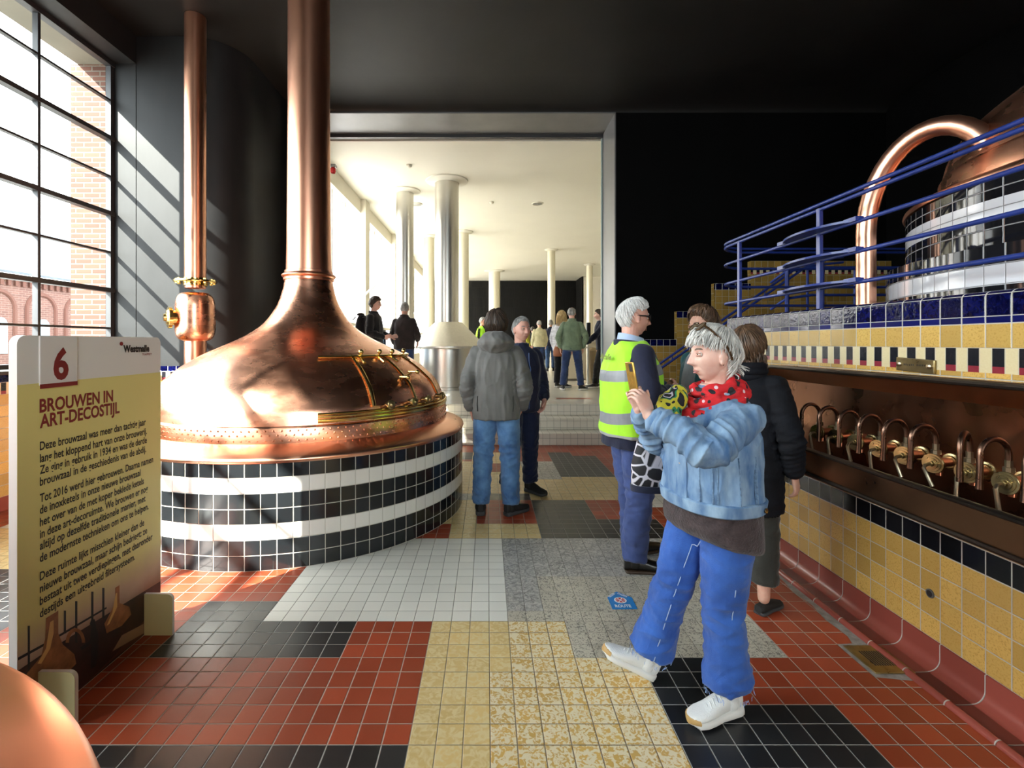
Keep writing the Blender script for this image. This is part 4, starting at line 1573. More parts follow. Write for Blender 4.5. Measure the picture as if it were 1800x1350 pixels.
def torso(mb, rings, n=32, e=2.4, m=0, sub=4):
    """rings: (z, cx, cy, rx, ry) from bottom to top"""
    q = []
    for i in range(len(rings) - 1):
        p0, p1, p2, p3 = rings[max(i - 1, 0)], rings[i], rings[i + 1], rings[min(i + 2, len(rings) - 1)]
        for k in range(sub):
            t = k / sub
            q.append([0.5 * (2 * b + (c - a) * t + (2 * a - 5 * b + 4 * c - d) * t * t + (3 * b - a - 3 * c + d) * t ** 3) for a, b, c, d in zip(p0, p1, p2, p3)])
    q.append(list(rings[-1]))
    R_ = []
    for z, cx, cy, rx, ry in q:
        ring = []
        for j in range(n):
            a = 2 * PI * j / n
            c, s = math.cos(a), math.sin(a)
            ring.append((cx + rx * math.copysign(abs(c) ** (2 / e), c), cy + ry * math.copysign(abs(s) ** (2 / e), s), z))
        R_.append(ring)
    mb.loft(R_, m)


def hand(mb, wr, d, nrm, thumb, curl=(0.5, 0.6, 0.4), k=1.0, spread=0.06, m=0, tcurl=0.5):
    """thumb: unit vector of the thumb side; palm faces nrm"""
    wr, d = V3(wr), V3(d).normalized()
    nrm = V3(nrm)
    nrm = (nrm - d * nrm.dot(d)).normalized()
    lat = d.cross(nrm)
    if lat.dot(V3(thumb)) < 0:
        lat = -lat
    rings = []
    for t, w_, th, sh in ((-0.025, 0.026, 0.020, 0), (0.0, 0.027, 0.019, 0), (0.03, 0.036, 0.018, 0.003), (0.065, 0.041, 0.015, 0.001), (0.09, 0.041, 0.012, 0), (0.098, 0.038, 0.008, 0)):
        ring = []
        for j in range(14):
            a = 2 * PI * j / 14
            ring.append(wr + d * (t * k) + lat * ((w_ * math.cos(a) + sh) * k) + nrm * (th * k * math.sin(a)))
        rings.append(ring)
    mb.loft(rings, m)
    L = (0.070, 0.080, 0.074, 0.058)
    for i in range(4):
        off = 0.0305 - 0.0205 * i
        b = wr + d * (0.088 - 0.004 * abs(i - 1)) * k + lat * off * k
        dd = (d + lat * spread * (1.5 - i)).normalized()
        ax = nrm
        p = [b - d * 0.015 * k, b]
        ang = 0
        for f, c in zip((0.45, 0.32, 0.25), curl):
            ang += c * (1 + 0.08 * (i - 1.5))
            p.append(p[-1] + (dd * math.cos(ang) + ax * math.sin(ang)) * L[i] * f * k)
        limb(mb, p, [0.0095 * k, 0.0095 * k, 0.0085 * k, 0.0078 * k, 0.0065 * k], 8, 3, m)
    b = wr + d * 0.022 * k + lat * 0.030 * k
    t1 = (d * 0.72 + lat * 0.62 + nrm * 0.35).normalized()
    t2 = (d * 0.9 + lat * (0.35 - 0.4 * tcurl) + nrm * (0.3 + 0.5 * tcurl)).normalized()
    limb(mb, [b - lat * 0.012 * k, b, b + t1 * 0.042 * k, b + t1 * 0.042 * k + t2 * 0.032 * k, b + t1 * 0.042 * k + t2 * 0.052 * k], [0.015 * k, 0.0145 * k, 0.0105 * k, 0.010 * k, 0.007 * k], 9, 3, m)


def frame(yaw=0, pitch=0, roll=0):
    """head frame: columns right, forward, up"""
    return Matrix.Rotation(R(yaw), 3, 'Z') @ Matrix.Rotation(R(pitch), 3, 'X') @ Matrix.Rotation(R(roll), 3, 'Y')


def dirs(nu, nv):
    a = (np.arange(1, nv) / nv - 0.5) * PI
    b = np.arange(nu) / nu * 2 * PI
    A, B = np.meshgrid(a, b, indexing='ij')
    return np.cos(A) * np.sin(B), np.cos(A) * np.cos(B), np.sin(A)


def skull(dx, dy, dz, wide=1.0, jaw=1.0):
    low = np.clip(-dz, 0, 1)
    x = 0.0765 * wide * dx * (1 - 0.30 * low ** 1.6 / jaw)
    y = np.where(dy > 0, 0.090 * dy * (1 - 0.06 * low), 0.106 * dy * (1 - 0.50 * low))
    y = y + 0.012 * low
    z = np.where(dz > 0, 0.114 * dz, 0.118 * dz)
    return x, y, z


def head(mb, c, F, k=1.0, nose=1.0, wide=1.0, jaw=1.0, age=0.0):
    dx, dy, dz = dirs(80, 64)
    x, y, z = skull(dx, dy, dz, wide, jaw)
    f = sstep(dy, 0.0, 0.35)
    X = np.abs(x)
    t = np.clip((0.022 - z) / 0.060, 0, 1)
    nz = (0.005 + 0.022 * t ** 1.3) * sstep(z, -0.050, -0.040) * sstep(-z, -0.034, -0.012)
    y = y + f * nose * nz * G(x, 0.0095 + 0.006 * t)
    y = y + f * nose * 0.007 * G(X - 0.013, 0.007) * G(z + 0.037, 0.007)
    y = y - f * 0.013 * G(X - 0.031, 0.016) * G(z - 0.003, 0.0125)
    y = y + f * 0.006 * G(X - 0.030, 0.022) * G(z - 0.025, 0.008)
    y = y + f * 0.0055 * G(x, 0.022) * G(z + 0.0655, 0.006) + f * 0.0065 * G(x, 0.019) * G(z + 0.080, 0.006)
    y = y - f * 0.0065 * G(x, 0.025) * G(z + 0.0727, 0.0028) - f * 0.004 * G(x, 0.02) * G(z + 0.092, 0.006)
    y = y + f * 0.009 * G(x, 0.021) * G(z + 0.109, 0.013)
    y = y + f * 0.005 * G(X - 0.045, 0.018) * G(z + 0.030, 0.018) - f * age * 0.004 * G(X - 0.026 - 0.3 * np.clip(-z - 0.04, 0, 1), 0.006) * G(z + 0.058, 0.018)
    pts = np.stack([x, y, z], -1) * k
    M = np.array(F)
    w_ = pts @ M.T + np.array(c)
    mb.loft([[tuple(p) for p in row] for row in w_])
    for s in (-1, 1):
        rot = F @ Matrix.Rotation(R(-14 * s), 3, 'Z') @ Matrix.Rotation(R(14), 3, 'X')
        e = V3(c) + F @ V3((0.0765 * wide * s, -0.012, -0.006)) * k
        mb.ball(e, (0.010 * k, 0.021 * k, 0.033 * k), 14, 9, 0, rot)
        mb.ball(e + rot @ V3((0.004 * s, 0.004, -0.028)) * k, (0.008 * k, 0.011 * k, 0.011 * k), 10, 7, 0, rot)


def hair_line(dx, dy, front, side, back, tem=0.0, ear=0.0):
    fr = sstep(dy, -0.15, 0.85)
    bk = sstep(-dy, -0.15, 0.75)
    az = np.arctan2(dx, dy)
    return side + (front - side) * fr + (back - side) * bk + tem * G(np.abs(az) - 0.75, 0.25) + ear * G(np.abs(az) - 1.72, 0.34)


def strands(mb, hc, F, hk, n, seed, front=0.55, side=0.05, back=-0.62, th=0.018, top=0.0, tem=0.0, ear=0.0, r=0.0032, over=0.12, lift=0.006, a0=(0.05, 0.7), wav=0.006, phi=(-3.15, 3.15), crown=(0.01, -0.45, 0.89), m=0, flick=0.0):
    """fine locks combed from the crown over the skull to just past the hair line"""
    rg = random.Random(seed)
    C = V3(crown).normalized()
    U = C.orthogonal().normalized()
    W_ = C.cross(U)
    for _ in range(n):
        p_ = rg.uniform(*phi)
        e = U * math.cos(p_) + W_ * math.sin(p_)
        end = 0.2
        while end < 2.6:
            d = C * math.cos(end) + e * math.sin(end)
            if d.z < float(hair_line(np.array(d.x), np.array(d.y), front, side, back, tem, ear)):
                break
            end += 0.03
        end += rg.uniform(-0.05, over)
        st = end * rg.uniform(*a0)
        k = 8
        rr = r * rg.uniform(0.6, 1.4)
        pts = []
        tw = rg.uniform(-1, 1) * wav
        ph = rg.uniform(0, 6)
        for i in range(k):
            t = i / (k - 1)
            a = st + (end - st) * t
            d = C * math.cos(a) + (U * math.cos(p_ + tw * 14 * t * math.sin(ph)) + W_ * math.sin(p_ + tw * 14 * t * math.sin(ph))) * math.sin(a)
            x, y, z = skull(np.array(d.x), np.array(d.y), np.array(max(d.z, -0.8)))
            b = V3((float(x), float(y), float(z)))
            off = th + top * float(sstep(np.array(d.z), 0.35, 0.9)) + lift * math.sin(PI * t) * rg.uniform(0.3, 1) + flick * t * t
            pts.append(V3(hc) + F @ (b * (1 + off / b.length)) * hk)
        mb.tube(pts, [rr * hk * (0.35 + 0.65 * math.sin(PI * min(1, 0.15 + 0.85 * i / (k - 1)))) for i in range(k)], 5, m)


def hairshell(mb, c, F, k=1.0, front=0.55, side=0.05, back=-0.62, th=0.018, top=0.0, groove=0.0035, seed=0, wide=1.0, nu=120, nv=84, bald=0.0, tem=0.0, ear=0.0, m=0, flow=14):
    dx, dy, dz = dirs(nu, nv)
    x, y, z = skull(dx, dy, np.maximum(dz, -0.75), wide)
    az = np.arctan2(dx, dy)
    fr = sstep(dy, -0.15, 0.85)
    bk = sstep(-dy, -0.15, 0.75)
    line = hair_line(dx, dy, front, side, back, tem, ear)
    line = line + 0.03 * np.sin(az * 23 + seed) + 0.02 * np.sin(az * 41 + seed * 2)
    mask = sstep(dz, line - 0.05, line + 0.07)
    if bald:
        mask = mask * (1 - bald * sstep(dz + 0.25 * dy, 0.62, 0.80))
    # strands fan out from the crown
    crown = V3((0.01, -0.45, 0.89)).normalized()
    cx = np.arctan2(dx - crown.x, dy - crown.y)
    g = np.zeros_like(dx)
    it = np.nditer(dx, flags=['multi_index'])
    for _ in it:
        i = it.multi_index
        q = V3((math.cos(cx[i]) * flow * 0.5, math.sin(cx[i]) * flow * 0.5, dz[i] * 2.2 + seed))
        g[i] = noise.noise(q) + 0.5 * noise.noise(q * 2.3)
    T_ = th + top * sstep(dz, 0.35, 0.9) + groove * g
    sc = np.where(mask > 0.02, T_ * mask - 0.004 * (1 - mask), -0.012)
    ln = np.sqrt(x * x + y * y + z * z)
    pts = np.stack([x * (1 + sc / ln), y * (1 + sc / ln), z * (1 + sc / ln)], -1) * k
    w_ = pts @ np.array(F).T + np.array(c)
    mb.loft([[tuple(p) for p in row] for row in w_], m)


def fold_noise(p, f=9.0, seed=0.0, st=(1, 1, 1)):
    q = V3((p.x * f * st[0] + seed, p.y * f * st[1] + seed * 0.7, p.z * f * st[2]))
    a = 1 - 2.2 * abs(noise.noise(q))
    return a + 0.45 * noise.noise(q * 2.1)


def solid(name, mb, mats, parent, vox=0.006, smooth=3, disp=None, matf=None, s=1.0, cuts=None):
    """union of overlapping closed pieces as one continuous surface (cuts: planes that part the colours)"""
    if not isinstance(mats, (list, tuple)):
        mats = [mats]
    me = bpy.data.meshes.new('piece')
    me.from_pydata(mb.v, [], mb.f)
    recalc(me)
    o = bpy.data.objects.new('piece', me)
    COL.objects.link(o)
    r = o.modifiers.new('r', 'REMESH')
    r.mode = 'VOXEL'
    r.voxel_size = vox
    if smooth:
        q = o.modifiers.new('s', 'SMOOTH')
        q.iterations = smooth
        q.factor = 0.5
    bpy.context.view_layer.update()
    dg = bpy.context.evaluated_depsgraph_get()
    nm = bpy.data.meshes.new_from_object(o.evaluated_get(dg), depsgraph=dg)
    bpy.data.objects.remove(o)
    bpy.data.meshes.remove(me)
    nm.name = name
    if disp:
        n = len(nm.vertices)
        nr = np.empty(n * 3)
        nm.vertices.foreach_get('normal', nr)
        nr = nr.reshape(-1, 3)
        co = np.empty(n * 3)
        nm.vertices.foreach_get('co', co)
        co = co.reshape(-1, 3)
        am = np.array([disp(V3(c)) for c in co])
        co = co + nr * am[:, None]
        nm.vertices.foreach_set('co', co.ravel())
    nm.materials.clear()
    for k in mats:
        nm.materials.append(k)
    if cuts:
        import bmesh
        b = bmesh.new()
        b.from_mesh(nm)
        for co, no in cuts:
            bmesh.ops.bisect_plane(b, geom=b.verts[:] + b.edges[:] + b.faces[:], plane_co=co, plane_no=no, dist=1e-5)
        b.to_mesh(nm)
        b.free()
    if matf:
        nm.polygons.foreach_set('material_index', [matf(p.center) for p in nm.polygons])
    if s != 1.0:
        nm.transform(Matrix.Scale(s, 4))
    nm.shade_smooth()
    f = bpy.data.objects.new(name, nm)
    COL.objects.link(f)
    f.parent = parent
    return f


def piece(name, mb, mats, parent, s=1.0, **k):
    mb.v = [tuple(c * s for c in v) for v in mb.v]
    return obj(name, mb, mats, parent, local=True, smooth=True, fix=k.pop('fix', True), **k)


def skin_mat(name, col, red=(0.55, 0.16, 0.12)):
    m = NT(name)
    n = m.ramp(m.noise(26, 4, m.coord('Object')), 0.35, 0.75)
    m.link(m.mix(m.math('MULTIPLY', n, 0.35), col, red), m.b.inputs['Base Color'])
    m.b.inputs['Roughness'].default_value = 0.48
    m.b.inputs['Subsurface Weight'].default_value = 0.12
    m.b.inputs['Subsurface Radius'].default_value = (0.012, 0.005, 0.003)
    m.bump(m.noise(180, 3, m.coord('Object')), 0.08, 0.004)
    return m.mat


def hair_mat(name, a, b, sc=40):
    m = NT(name)
    v = m.coord('Object', (1, 1, 0.25))
    m.link(m.mix(m.ramp(m.noise(sc, 4, v), 0.3, 0.7), a, b), m.b.inputs['Base Color'])
    m.b.inputs['Roughness'].default_value = 0.5
    m.bump(m.noise(sc * 3, 3, v), 0.5, 0.004)
    return m.mat


def cloth(name, col, var=0.2, rough=0.85, bump=0.25, bs=160, vs=10, col2=None, sheen=0.2):
    return plain(name, col, rough, var=var, vscale=vs, bump=bump, bscale=bs, col2=col2, sheen=sheen, spec=0.3)


skin_pale = skin_mat('pale_skin', (0.72, 0.46, 0.37))
skin_ruddy = skin_mat('ruddy_skin', (0.68, 0.37, 0.28))
skin_tan = skin_mat('tan_skin', (0.62, 0.36, 0.26))
lid_m = plain('eyelid_skin', (0.48, 0.25, 0.18), 0.5)
eye_w = plain('eye_white', (0.70, 0.68, 0.64), 0.25)
eye_i = plain('dark_iris', (0.03, 0.025, 0.02), 0.15)
lip_m = plain('lips', (0.50, 0.19, 0.16), 0.45)
h_silver = hair_mat('silver_hair', (0.34, 0.33, 0.31), (0.80, 0.78, 0.73))
h_white = hair_mat('white_hair', (0.50, 0.48, 0.46), (0.80, 0.79, 0.77))
h_dark = hair_mat('dark_brown_hair', (0.015, 0.010, 0.008), (0.075, 0.045, 0.028))
h_brown = hair_mat('brown_hair', (0.03, 0.018, 0.010), (0.16, 0.085, 0.045))
h_grey = hair_mat('grey_hair', (0.10, 0.095, 0.09), (0.40, 0.39, 0.37))
h_blond = hair_mat('blond_hair', (0.33, 0.20, 0.07), (0.72, 0.54, 0.27))
shoe_black = plain('black_shoe_leather', (0.010, 0.009, 0.009), 0.28)
shoe_blacks = plain('black_suede', (0.014, 0.013, 0.012), 0.8)
sole_dark = plain('dark_rubber', (0.05, 0.05, 0.052), 0.7)
sole_white = plain('white_rubber', (0.78, 0.77, 0.74), 0.5)
shoe_white = plain('white_knit', (0.78, 0.78, 0.76), 0.7, bump=0.35, bscale=190)
jean_mid = cloth('blue_denim', (0.13, 0.27, 0.50), col2=(0.03, 0.085, 0.22), vs=7)
jean_dark = cloth('dark_denim', (0.022, 0.045, 0.13), col2=(0.010, 0.02, 0.06), vs=7)
navy = cloth('navy_cloth', (0.012, 0.016, 0.040))
black_cl = cloth('black_cloth', (0.008, 0.008, 0.009))


def shoe(t, ank, d, s=1.0, pitch=0.0, up_m=shoe_black, sole_m=sole_dark, L=0.275, W=0.098, h=0.095, sneaker=False, laces=None, tipm=None, low=False):
    """shoe under the ankle joint: d flat heading, pitch lifts the toe (degrees)"""
    d = V3((d[0], d[1], 0)).normalized()
    lat = V3((d.y, -d.x, 0))
    up = V3((0, 0, 1))
    if pitch:
        rt = Matrix.Rotation(R(pitch), 3, lat)
        d, up = rt @ d, rt @ up
    A = V3(ank)
    b = A - up * 0.088 - d * 0.062        # heel at the ground
    soleh = 0.032 if sneaker else 0.022
    prof = [(0.0, 0.26, 0.80), (0.03, 0.36, 0.95), (0.10, 0.42, 1.0), (0.25, 0.42, 0.95), (0.45, 0.40, 0.80), (0.62, 0.47, 0.66), (0.78, 0.50, 0.56), (0.90, 0.42, 0.50), (0.97, 0.26, 0.40), (1.0, 0.10, 0.30)]

    def sec(tt, w_, z0, z1, e=2.6, n=20, sh=0.0):
        ring = []
        for j in range(n):
            a = 2 * PI * j / n
            c, sn = math.cos(a), math.sin(a)
            x = w_ * W * math.copysign(abs(c) ** (2 / e), c)
            z = (z0 + z1) / 2 + (z1 - z0) / 2 * math.copysign(abs(sn) ** (2 / e), sn)
            ring.append(b + d * (tt * L) + lat * (x + sh) + up * z)
        return ring
    m_ = MB()
    m_.loft([sec(tt, w_ * 1.04, (0.014 if tt > 0.93 else 0.0) + (0.012 if tt < 0.02 else 0), soleh + (0.006 if tt < 0.3 and sneaker else 0) + (0.004 if tt > 0.9 else 0), 4) for tt, w_, _ in prof])
    u_ = MB()
    H_ = 0.115 if sneaker else (0.06 if low else 0.10)
    up_prof = [(tt, w_, hh) for tt, w_, hh in prof]
    rows = []
    for tt, w_, hh in up_prof:
        zt = soleh + (H_ - soleh) * hh
        if tt < 0.32:
            zt = H_
        elif tt < 0.62:
            zt = H_ - (H_ - 0.072 if not low else 0.012) * (tt - 0.32) / 0.30
        else:
            zt = (0.072 if not low else 0.05) - 0.022 * (tt - 0.62) / 0.38
        rows.append(sec(tt, w_ * (0.96 if tt > 0.4 else 0.80 if not low else 0.92), soleh * 0.6, zt, 2.2))
    u_.loft(rows)
    if not low:
        limb(u_, [A - up * 0.03, A + up * 0.03], [0.044, 0.040], 16, 3)
    up_o = piece('shoe', u_, up_m, t, s)
    up_o2 = piece('sole', m_, sole_m, up_o, 1.0) if False else None
    m_.v = [tuple(c * s for c in v) for v in m_.v]
    so_ = obj('sole', m_, sole_m, None, smooth=True, fix=True, angle=50)
    so_.parent = up_o
    so_.location = so_.location - V3(up_o.location)
    if laces is not None:
        l_ = MB()
        for q in range(6):
            tt = 0.36 + 0.06 * q
            zt = (H_ - (H_ - 0.072) * (tt - 0.32) / 0.30) * 0.985 + 0.004
            p0 = b + d * (tt * L) + up * zt
            w2 = W * 0.22
            l_.tube([p0 - lat * w2 - up * 0.010 + d * 0.008, p0 + up * 0.003, p0 + lat * w2 - up * 0.010 - d * 0.008], 0.0028, 6)
        l_.v = [tuple(c * s for c in v) for v in l_.v]
        lo = obj('laces', l_, laces, None, smooth=True)
        lo.parent = up_o
        lo.location = lo.location - V3(up_o.location)
    if tipm is not None:
        g_ = MB()
        g_.loft([sec(tt, w_ * 1.07, 0.016, 0.046, 3) for tt, w_ in ((0.90, 0.43), (0.95, 0.34), (0.985, 0.22), (1.008, 0.10))])
        g_.v = [tuple(c * s for c in v) for v in g_.v]
        go = obj('toe_tip', g_, tipm, None, smooth=True, fix=True)
        go.parent = up_o
        go.location = go.location - V3(up_o.location)
    return up_o


def face_bits(t, c, F, k, s, lid=None, brow=None, lips=True, wide=1.0):
    for sd in (-1, 1):
        m_ = MB()
        e = V3(c) + F @ V3((0.031 * sd, 0.0715, 0.004)) * k
        m_.ball(e, 0.0125 * k, 14, 10, 0)
        m_.ball(e + F @ V3((0.0, 0.0072, 0.0)) * k, 0.0066 * k, 10, 8, 1)
        for zz, bz in ((0.0060, 0.0035), (-0.0070, -0.0025)):
            arc = []
            for q in range(9):
                a = -1.15 + 2.3 * q / 8
                arc.append(e + F @ V3((0.0165 * math.sin(a), 0.0135 * math.cos(a) - 0.001, zz * math.cos(a) ** 0.7 if math.cos(a) > 0 else 0)) * k)
            m_.tube(arc, 0.0034 * k, 8, 2)
        m_.v = [tuple(q * s for q in v) for v in m_.v]
        obj('eye', m_, [eye_w, eye_i, lid or lid_m], t, local=True, smooth=True, fix=False)
        if brow is not None:
            b_ = MB()
            arc = [V3(c) + F @ V3((sd * (0.014 + 0.036 * q / 6), 0.087 - 0.017 * (q / 6) ** 2, 0.0225 + 0.006 * math.sin(PI * q / 6 * 0.8))) * k for q in range(7)]
            b_.tube(arc, [(0.0045 * k, 0.0022 * k)] * 6 + [(0.002 * k, 0.0015 * k)], 8)
            piece('eyebrow', b_, brow, t, s)
    if lips:
        l_ = MB()
        for zz, rr in ((-0.0680, 0.0036), (-0.0780, 0.0042)):
            arc = []
            for q in range(9):
                u = -1 + 2 * q / 8
                arc.append(V3(c) + F @ V3((0.0225 * u, 0.0842 - 0.013 * u * u, zz * (1 - u * u) + -0.0725 * u * u)) * k)
            l_.tube(arc, [(rr * k * (1.08 - abs(-1 + 2 * q / 8)), rr * 0.9 * k * (1.08 - abs(-1 + 2 * q / 8))) for q in range(9)], 8)
        piece('lips', l_, lip_m, t, s)


BASE = dict(
    hipL=(-0.092, 0, 0.92), hipR=(0.092, 0, 0.92), kneeL=(-0.10, 0.015, 0.50), kneeR=(0.10, 0.015, 0.50), ankL=(-0.105, -0.02, 0.088), ankR=(0.105, -0.02, 0.088),
    shL=(-0.168, -0.005, 1.385), shR=(0.168, -0.005, 1.385), elL=(-0.225, -0.03, 1.13), elR=(0.225, -0.03, 1.13), wrL=(-0.235, 0.06, 0.89), wrR=(0.235, 0.06, 0.89),
    toeL=(-0.2, 1), toeR=(0.2, 1), hdL=(0, 0.15, -1), hdR=(0, 0.15, -1), pnL=(1, 0, 0), pnR=(-1, 0, 0), thL=(0, 1, 0), thR=(0, 1, 0),
    curl=(0.35, 0.45, 0.3), pitL=0, pitR=0, lean=(0, 0), fat=1.0, deep=1.0)


class Person:
    def __init__(s, label, loc, yaw, H=1.75, vox=0.006, group=None, **pose):
        s.t = thing('person', label, 'person', loc, R(yaw), group)
        s.s = H / 1.75
        s.p = {k: (V3(v) if isinstance(v, tuple) and len(v) == 3 and k[:4] != 'curl' else v) for k, v in {**BASE, **pose}.items()}
        s.vox = vox
        s.loc, s.yaw = V3(loc), R(yaw)
        p = s.p
        s.lx, s.ly = p['lean']
        s.neck = V3((s.lx, 0.0 + s.ly, 1.47))
        s.hc = V3((s.lx * 1.12, 0.028 + s.ly * 1.15, 1.636)) + V3(p.get('headoff', (0, 0, 0)))
        s.F = frame(p.get('hy', 0), p.get('hp', 0), p.get('hr', 0))
        s.hk = p.get('hk', 1.0)

    def W(s, *v):
        """world point -> the person's own (unscaled) frame"""
        return (Matrix.Rotation(-s.yaw, 3, 'Z') @ (V3(v) - s.loc)) / s.s

    def body(s, skin, hands='LR', nose=1.0, age=0.0, jaw=1.0, wide=1.0, vox=None, feet=False):
        p = s.p
        m = MB()
        f, dp = p['fat'], p['deep']
        torso(m, [(0.84, 0, 0, 0.10, 0.08), (0.92, 0, 0, 0.155 * f, 0.105 * dp), (1.08, s.lx * 0.3, s.ly * 0.3, 0.135 * f, 0.092 * dp), (1.28, s.lx * 0.7, s.ly * 0.7, 0.155 * f, 0.105 * dp), (1.40, s.lx * 0.95, s.ly * 0.95, 0.14, 0.085), (1.46, s.lx, s.ly, 0.075, 0.065), (1.49, s.lx, s.ly, 0.055, 0.055)], 24)
        limb(m, [s.neck - V3((0, 0.01, 0.03)), s.neck + (s.hc - s.neck) * 0.35 - V3((0, 0.012, 0)), s.hc + s.F @ V3((0, -0.022, -0.055))], [0.060, 0.056, 0.060], 18, 4)
        head(m, s.hc, s.F, s.hk, nose, wide, jaw, age)
        for q in 'LR':
            sh, el, wr = p['sh' + q], p['el' + q], p['wr' + q]
            limb(m, [sh, sh.lerp(el, 0.5), el, el.lerp(wr, 0.3), wr], [0.052, 0.046, 0.039, 0.040, 0.026], 14)
            if q in hands:
                hand(m, wr, p['hd' + q], p['pn' + q], p['th' + q], p.get('curl' + q, p['curl']), p.get('handk', 1.0), tcurl=p.get('tc' + q, 0.5))
            h, kn, an = p['hip' + q], p['knee' + q], p['ank' + q]
            limb(m, [h, h.lerp(kn, 0.5), kn, kn.lerp(an, 0.3), an], [0.080, 0.068, 0.050, 0.052, 0.034], 14)
            if feet:
                d = V3((*p['toe' + q], 0)).normalized()
                m.ball(an + d * 0.06 - V3((0, 0, 0.045)), (0.04, 0.04, 0.03), 12, 8)
        return solid('body', m, skin, s.t, vox or min(s.vox, 0.0042), 2, None, None, s.s)

    def trousers(s, mat, rads=(0.098, 0.090, 0.074, 0.070, 0.066), hem=0.10, seed=0, amp=0.006, hw=None, hd=None, name='trousers', vox=None, waist=1.02):
        p = s.p
        m = MB()
        f, dp = p['fat'], p['deep']
        hw, hd = hw or 0.172 * f, hd or 0.118 * dp
        torso(m, [(0.83, 0, 0, hw * 0.80, hd * 0.9), (0.90, 0, -0.005, hw, hd), (waist, s.lx * 0.2, s.ly * 0.2, hw * 0.94, hd * 0.93)], 28)
        for q in 'LR':
            h, kn, an = p['hip' + q], p['knee' + q], p['ank' + q]
            e = an + (kn - an).normalized() * (hem - 0.088) if hem else an
            limb(m, [h, h.lerp(kn, 0.5), kn, kn.lerp(e, 0.5), e.lerp(kn, 0.04)], list(rads[:3]) + list(rads[3:]), 20, 6, caps=False)
            m.ball(h, rads[0], 16, 10)

        def disp(v):
            low = max(0, 0.45 - v.z) / 0.45
            kn = math.exp(-((v.z - 0.52) / 0.13) ** 2)
            a = amp * (0.7 + 1.4 * low + 1.1 * kn)
            return a * (fold_noise(v, 9, seed, (1, 1, 1.6)) + 0.5 * fold_noise(v + V3((0, 0, v.x * 0.8)), 15, seed + 4, (0.6, 0.6, 2.2 * low + 0.8))) * 0.7
        return solid(name, m, mat, s.t, vox or s.vox, 3, disp, None, s.s)

    def coat(s, mat, rings, sl=(0.064, 0.063, 0.058, 0.054, 0.046), name='jacket', seed=0, amp=0.008, matf=None, st=(1.2, 1.2, 0.6), sleeves='LR', extra=None, f=8, vox=None, shr=None, cuff=0.035, e=2.4):
        p = s.p
        m = MB()
        torso(m, rings, 36, e)
        for q in sleeves:
            sh, el, wr = p['sh' + q], p['el' + q], p['wr' + q]
            w2 = wr + (el - wr).normalized() * cuff
            limb(m, [sh, sh.lerp(el, 0.5), el, el.lerp(w2, 0.5), w2], list(sl), 18, 6)
            # shoulder cap blends sleeve and yoke
            m.ball(sh + V3((0, 0, -0.005)), sl[0] * 1.02, 16, 10)
        if extra:
            extra(m)

        def disp(v):
            a = amp * fold_noise(v, f, seed, st) * 0.75
            for q in sleeves:
                A_, B_, C_ = p['sh' + q], p['el' + q], p['wr' + q]
                for i_, (P0, P1) in enumerate(((A_, B_), (B_, C_))):
                    ax_ = P1 - P0
                    t_ = (v - P0).dot(ax_) / ax_.length_squared
                    if 0.25 * (1 - i_) < t_ < 1.05:
                        rv = v - P0 - ax_ * t_
                        if rv.length < 0.105:
                            near = math.exp(-((v - B_).length / 0.13) ** 2) + 0.5 * i_
                            q_ = V3((t_ * ax_.length * 26 + rv.x * 9, rv.y * 7 + seed, rv.z * 7 + i_))
                            a += amp * 1.5 * near * (1 - 2.4 * abs(noise.noise(q_))) * 0.6
                            break
            return a
        return solid(name, m, mat, s.t, vox or s.vox, 3, disp, matf, s.s)

    def hair(s, mat, **k):
        m = MB()
        ex = k.pop('extra', None)
        ns = k.pop('ns', 0)
        sk = k.pop('sk', {})
        hairshell(m, s.hc, s.F, s.hk, **k)
        if ns:
            q = {a: k[a] for a in ('front', 'side', 'back', 'th', 'top', 'tem', 'ear') if a in k}
            strands(m, s.hc, s.F, s.hk, ns, 5 + int(k.get('seed', 0)), **{**q, **sk})
        if ex:
            ex(m)
        return piece('hair', m, mat, s.t, s.s, fix=False)

    def shoes(s, **k):
        for q in 'LR':
            shoe(s.t, s.p['ank' + q], s.p['toe' + q], s.s, s.p['pit' + q], **k)

    def jacket_rings(s, zb=0.84, w=0.188, d=0.132, wb=None, db=None, shw=0.178):
        wb, db = wb or w * 0.97, db or d
        x, y = s.lx, s.ly
        return [(zb, x * 0.0, y * 0.0, wb * 0.97, db * 0.97), (zb + 0.02, 0, 0, wb, db), (1.08, x * 0.3, y * 0.3, w * 0.97, d * 0.98), (1.26, x * 0.7, y * 0.7, w, d), (1.38, x * 0.95, y * 0.95, shw * 0.98, d * 0.82), (1.445, x, y, shw * 0.66, d * 0.60), (1.475, x, y - 0.005, 0.085, 0.078), (1.50, x, y - 0.004, 0.070, 0.068)]

    def collar(s, mat, r=0.078, h=0.05, tilt=0.25, z=1.465, th=0.008, name='collar', op=0.6):
        """standing collar, open at the front by op radians"""
        m = MB()
        rows = []
        n = 28
        for rr, zz in ((r + th, z - 0.02), (r + th * 1.3, z + h * 0.5), (r + th * 1.2, z + h), (r, z + h + 0.003), (r - th * 0.5, z + h * 0.9), (r - th * 0.2, z - 0.02)):
            row = []
            for j in range(n + 1):
                a = PI / 2 + op + (2 * PI - 2 * op) * j / n
                row.append((s.lx + rr * math.cos(a), s.ly + rr * 1.02 * math.sin(a) - 0.006, zz - tilt * 0.05 * (1 + math.sin(a))))
            rows.append(row)
        m.grid(rows)
        return piece(name, m, mat, s.t, s.s, fix=False)


